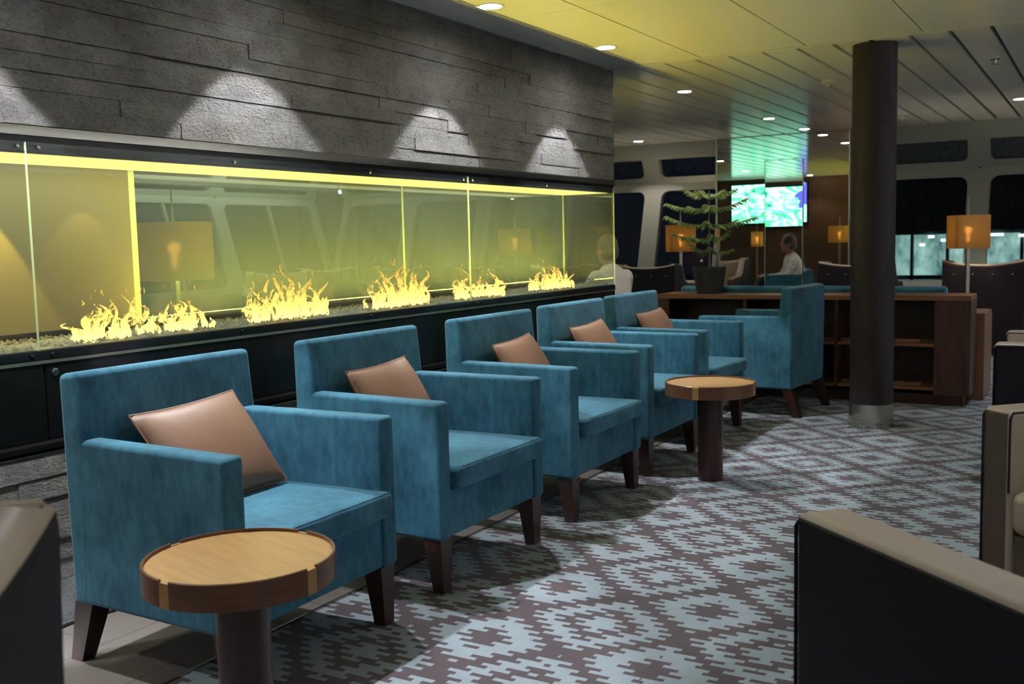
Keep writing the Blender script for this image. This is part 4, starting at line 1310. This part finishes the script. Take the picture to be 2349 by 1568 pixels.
# built facing +X, seated, floor at z = 0
def person():
    hz = 1.135
    mb = MB()
    mb.ball((0.0, 0, hz), (0.100, 0.078, 0.125), seg=24, rings=18)            # skull
    mb.ball((0.028, 0, hz - 0.065), (0.072, 0.060, 0.075), seg=20, rings=14)   # jaw
    mb.ball((0.098, 0, hz - 0.030), (0.020, 0.013, 0.022)); mb.tube([(0.088, 0, hz + 0.012), (0.108, 0, hz - 0.03)], [0.009, 0.013], 8)  # nose
    mb.ball((0.090, 0, hz - 0.073), (0.012, 0.024, 0.007)); mb.ball((0.088, 0, hz - 0.086), (0.012, 0.020, 0.007))                          # lips
    mb.ball((0.084, 0, hz - 0.115), (0.018, 0.022, 0.016))                       # chin
    for s in (1, -1):
        mb.ball((0.078, s * 0.032, hz + 0.018), (0.018, 0.026, 0.010))          # brow
        mb.ball((-0.004, s * 0.080, hz - 0.015), (0.022, 0.010, 0.034))          # ear
        mb.ball((0.060, s * 0.045, hz - 0.035), (0.022, 0.018, 0.022))          # cheek
    mb.tube([(-0.020, 0, hz - 0.06), (-0.035, 0, 0.93)], [0.058, 0.064], 16)    # neck
    mb.tube([(-0.035, 0, 0.95), (-0.05, 0, 0.86)], [0.062, 0.085], 16)
    # torso core, thighs and shins under the clothes
    mb.tube([(-0.05, 0, 0.90), (-0.07, 0, 0.70), (-0.06, 0, 0.50)], [0.09, 0.105, 0.11], 16)
    for s in (1, -1):
        mb.tube([(-0.05, s * 0.19, 0.88), (0.06, s * 0.245, 0.66), (0.29, s * 0.16, 0.64)], [0.036, 0.032, 0.028], 12)
        mb.tube([(-0.03, s * 0.10, 0.54), (0.42, s * 0.13, 0.53), (0.46, s * 0.13, 0.10)], [0.075, 0.055, 0.035], 12)
        # hand: palm, four fingers, thumb
        mb.ball((0.34, s * 0.145, 0.635), (0.048, 0.040, 0.018))
        for k, L in enumerate((0.075, 0.085, 0.080, 0.062)):
            yb = s * (0.145 + (k - 1.5) * 0.020)
            mb.tube([(0.37, yb, 0.638), (0.37 + L * 0.6, yb, 0.632), (0.37 + L * 0.9, yb, 0.612)], [0.0095, 0.0085, 0.0070], 8)
        mb.tube([(0.325, s * 0.115, 0.635), (0.355, s * 0.085, 0.632), (0.385, s * 0.080, 0.622)], [0.011, 0.0095, 0.008], 8)
    body = mb.build('person', M['skin'])
    remesh(body, 0.0065, 4)
    mb = MB()
    for s in (1, -1):
        mb.ball((0.079, s * 0.033, hz + 0.002), (0.012, 0.012, 0.009), seg=12, rings=8)
    mb.build('eye', simple('eye_white', (0.75, 0.73, 0.70), 0.2), body)
    mb = MB()
    mb.ball((-0.014, 0, hz + 0.030), (0.110, 0.092, 0.118), seg=24, rings=16)
    mb.ball((-0.048, 0, hz - 0.025), (0.078, 0.089, 0.098), seg=24, rings=16)
    h = mb.build('hair', M['hair']); remesh(h, 0.008, 2); h.parent = body
    mb = MB()
    mb.tube([(-0.025, 0, 0.985), (-0.035, 0, 0.955)], [0.072, 0.082], 20)            # collar
    mb.tube([(-0.035, 0, 0.965), (-0.045, 0, 0.92), (-0.06, 0, 0.86), (-0.08, 0, 0.70), (-0.06, 0, 0.49)],
            [(0.09, 0.085), (0.17, 0.11), (0.215, 0.135), (0.195, 0.155), (0.19, 0.17)], 24)
    for s in (1, -1):
        mb.ball((-0.055, s * 0.185, 0.875), (0.078, 0.070, 0.070))
        mb.tube([(-0.055, s * 0.20, 0.875), (0.0, s * 0.245, 0.76), (0.06, s * 0.262, 0.655), (0.16, s * 0.225, 0.638), (0.27, s * 0.168, 0.638)], [0.068, 0.060, 0.056, 0.050, 0.040], 14)
    sh = mb.build('shirt', M['shirt']); remesh(sh, 0.010, 4); sh.parent = body
    mb = MB()
    mb.tube([(-0.14, 0, 0.50), (0.06, 0, 0.52)], [(0.18, 0.09), (0.17, 0.09)], 16)
    for s in (1, -1):
        mb.tube([(-0.06, s * 0.10, 0.535), (0.20, s * 0.12, 0.55), (0.42, s * 0.13, 0.535), (0.47, s * 0.13, 0.45), (0.465, s * 0.13, 0.09)], [0.095, 0.088, 0.072, 0.066, 0.055], 14)
    tr = mb.build('trousers', M['trousers']); remesh(tr, 0.011, 3); tr.parent = body
    for s in (1, -1):
        mb = MB(); mb.ball((0.50, s * 0.13, 0.040), (0.13, 0.045, 0.038)); mb.ball((0.44, s * 0.13, 0.06), (0.055, 0.040, 0.05))
        mb.build('shoe', M['shoe'], body)
    return body
pr = person()
pr.location = (-4.235, 9.13, -0.0); pr.rotation_euler.z = math.radians(158); pr.scale = (1.03, 1.03, 1.03)
tag(pr, 'grey haired person in a pale striped shirt seated behind the end of the fireplace', 'person')

# ------------------------------------------------------------------ harbour outside, at night
mb = MB(); mb.box(-90, 60, 13.2, 120, -3.4, -3.3)
struct(mb.build('ground', simple('night_water', (0.010, 0.016, 0.022), 0.25), smooth=False), 'dark quay and water outside the windows at night', 'ground')
bd = empty('terminal_building', (-5, 42, -3.3), 0, 'lit harbour terminal with teal white windows outside the right windows', 'building')
mb = MB(); mb.box(-13, 6, 42.3, 50, -3.3, 3.4); rel(mb.build('wall', simple('night_facade', (0.02, 0.035, 0.045), 0.6), smooth=False), bd)
mb = MB()
for z0, z1 in ((1.15, 1.28), (-0.55, -0.40), (-1.05, -0.95)): mb.box(-13, 6, 42.0, 42.3, z0, z1)
x = -13.0
while x < 6: mb.box(x, x + 0.10, 42.0, 42.3, -3.3, 1.2); x += 1.27
rel(mb.build('facade_frame', simple('facade_metal', (0.05, 0.07, 0.08), 0.5), smooth=False), bd)
def room_mat(name, c0, c1, st):
    t = NT(name); v = t.coord('Object', (1, 1, 0.5)); n = t.noise(v, 1.7, 4, 0.65)
    e = t.n('ShaderNodeEmission'); t.l(t.ramp(n, [(0.35, c0), (0.65, c1)]), e.inputs[0]); e.inputs[1].default_value = st
    t.l(e.outputs[0], t.out.inputs[0]); return t.m
lit = room_mat('lit_hall', (0.05, 0.16, 0.16), (0.55, 0.90, 0.78), 0.8)
dim = room_mat('dim_hall', (0.015, 0.04, 0.06), (0.10, 0.24, 0.27), 0.6)
x = -12.9
r = random.Random(9)
while x < 6:
    mb = MB(); mb.box(x, x + 1.14, 42.25, 42.29, -0.40, 1.15); rel(mb.build('lit_window', lit, smooth=False), bd)
    mb = MB(); mb.box(x, x + 1.14, 42.25, 42.29, -2.0, -0.55); rel(mb.build('lower_window', dim, smooth=False), bd)
    x += 1.27
mb = MB()
for (x, z, w) in ((-6.0, 1.02, 0.22), (-5.55, 0.88, 0.16), (-6.3, 0.72, 0.18), (-3.9, 1.05, 0.5), (-2.9, 1.0, 0.5), (-9.0, 1.0, 0.3), (-0.8, 1.0, 0.5)):
    mb.box(x, x + w, 41.9, 41.95, z, z + 0.09)
rel(mb.build('ceiling_lamp', emitter('hall_lamp', (0.75, 1.0, 0.95), 3.0), smooth=False), bd)
# lamps on the hill behind
k = 0
for (px, pz, c, s_) in ((-8.6, 4.9, (1, .9, .6), .10), (-9.2, 2.75, (.9, 1, .8), .14), (-9.75, 2.8, (.8, .8, .6), .08), (-8.45, 2.8, (.9, .7, .6), .07), (-3.55, 3.2, (.7, .85, 1), .2), (-4.6, 2.2, (.9, 1, .9), .13), (-4.75, 1.3, (1, .9, .4), .15),
                        (-33.5, 5.9, (.9, 1, .9), .16), (-34.6, 5.2, (.8, .95, 1), .14), (-26.2, 5.4, (.9, 1, .9), .16), (-29.8, 5.9, (.9, 1, .9), .12), (-24.3, 4.2, (1, 1, .9), .16)):
    Yp = 60.0
    mb = MB(); mb.ball((0, 0, 0), s_, seg=10, rings=8)
    mb.tube([(0, 0, -0.0), (0, 0, -pz - 3.3)], 0.03, 6, mat=1)
    o = mb.build('street_lamp', [emitter('street_glow_%d' % k, c, 4.0), M['black']])
    o.location = (px * Yp / 42 * 1.0, Yp, pz)
    tag(o, 'small point of light far outside on the dark shore', 'street lamp', 'distant lights on the shore')
    k += 1

# ------------------------------------------------------------------ world
w = bpy.data.worlds.new('night'); sc.world = w; w.use_nodes = True
w.node_tree.nodes['Background'].inputs[0].default_value = (0.010, 0.014, 0.022, 1)
w.node_tree.nodes['Background'].inputs[1].default_value = 0.35

# ------------------------------------------------------------------ camera
cam = bpy.data.cameras.new('camera'); co = bpy.data.objects.new('camera', cam); COL.objects.link(co)
cam.sensor_width = 36.0; cam.lens = 36.0 * 2353.14 / 2349.0
cam.clip_start = 0.05; cam.clip_end = 300
yaw, pitch, roll = math.radians(30.2549), math.radians(-5.6085), math.radians(-1.34565)
f = Vector((-math.sin(yaw) * math.cos(pitch), math.cos(yaw) * math.cos(pitch), math.sin(pitch)))
r0 = Vector((math.cos(yaw), math.sin(yaw), 0)); u0 = r0.cross(f)
rv = r0 * math.cos(roll) + u0 * math.sin(roll); uv = -r0 * math.sin(roll) + u0 * math.cos(roll)
mt = Matrix((rv, uv, -f)).transposed().to_4x4(); mt.translation = Vector((0, 0, 1.27))
co.matrix_world = mt
cam.dof.use_dof = True; cam.dof.focus_distance = 3.9; cam.dof.aperture_fstop = 5.0
sc.camera = co

sc.view_settings.view_transform = 'Standard'
sc.view_settings.look = 'None'
sc.view_settings.gamma = 1.0
sc.view_settings.use_curve_mapping = False
sc.view_settings.exposure = 0.13
sc.cycles.max_bounces = 6
sc.cycles.diffuse_bounces = 3
sc.cycles.glossy_bounces = 4
sc.cycles.transmission_bounces = 4
sc.cycles.use_adaptive_sampling = True
sc.cycles.adaptive_threshold = 0.04
sc.cycles.use_light_tree = False
sc.cycles.transparent_max_bounces = 16
sc.cycles.sample_clamp_indirect = 6.0
sc.cycles.use_denoising = True
sc.cycles.caustics_reflective = False
sc.cycles.caustics_refractive = False
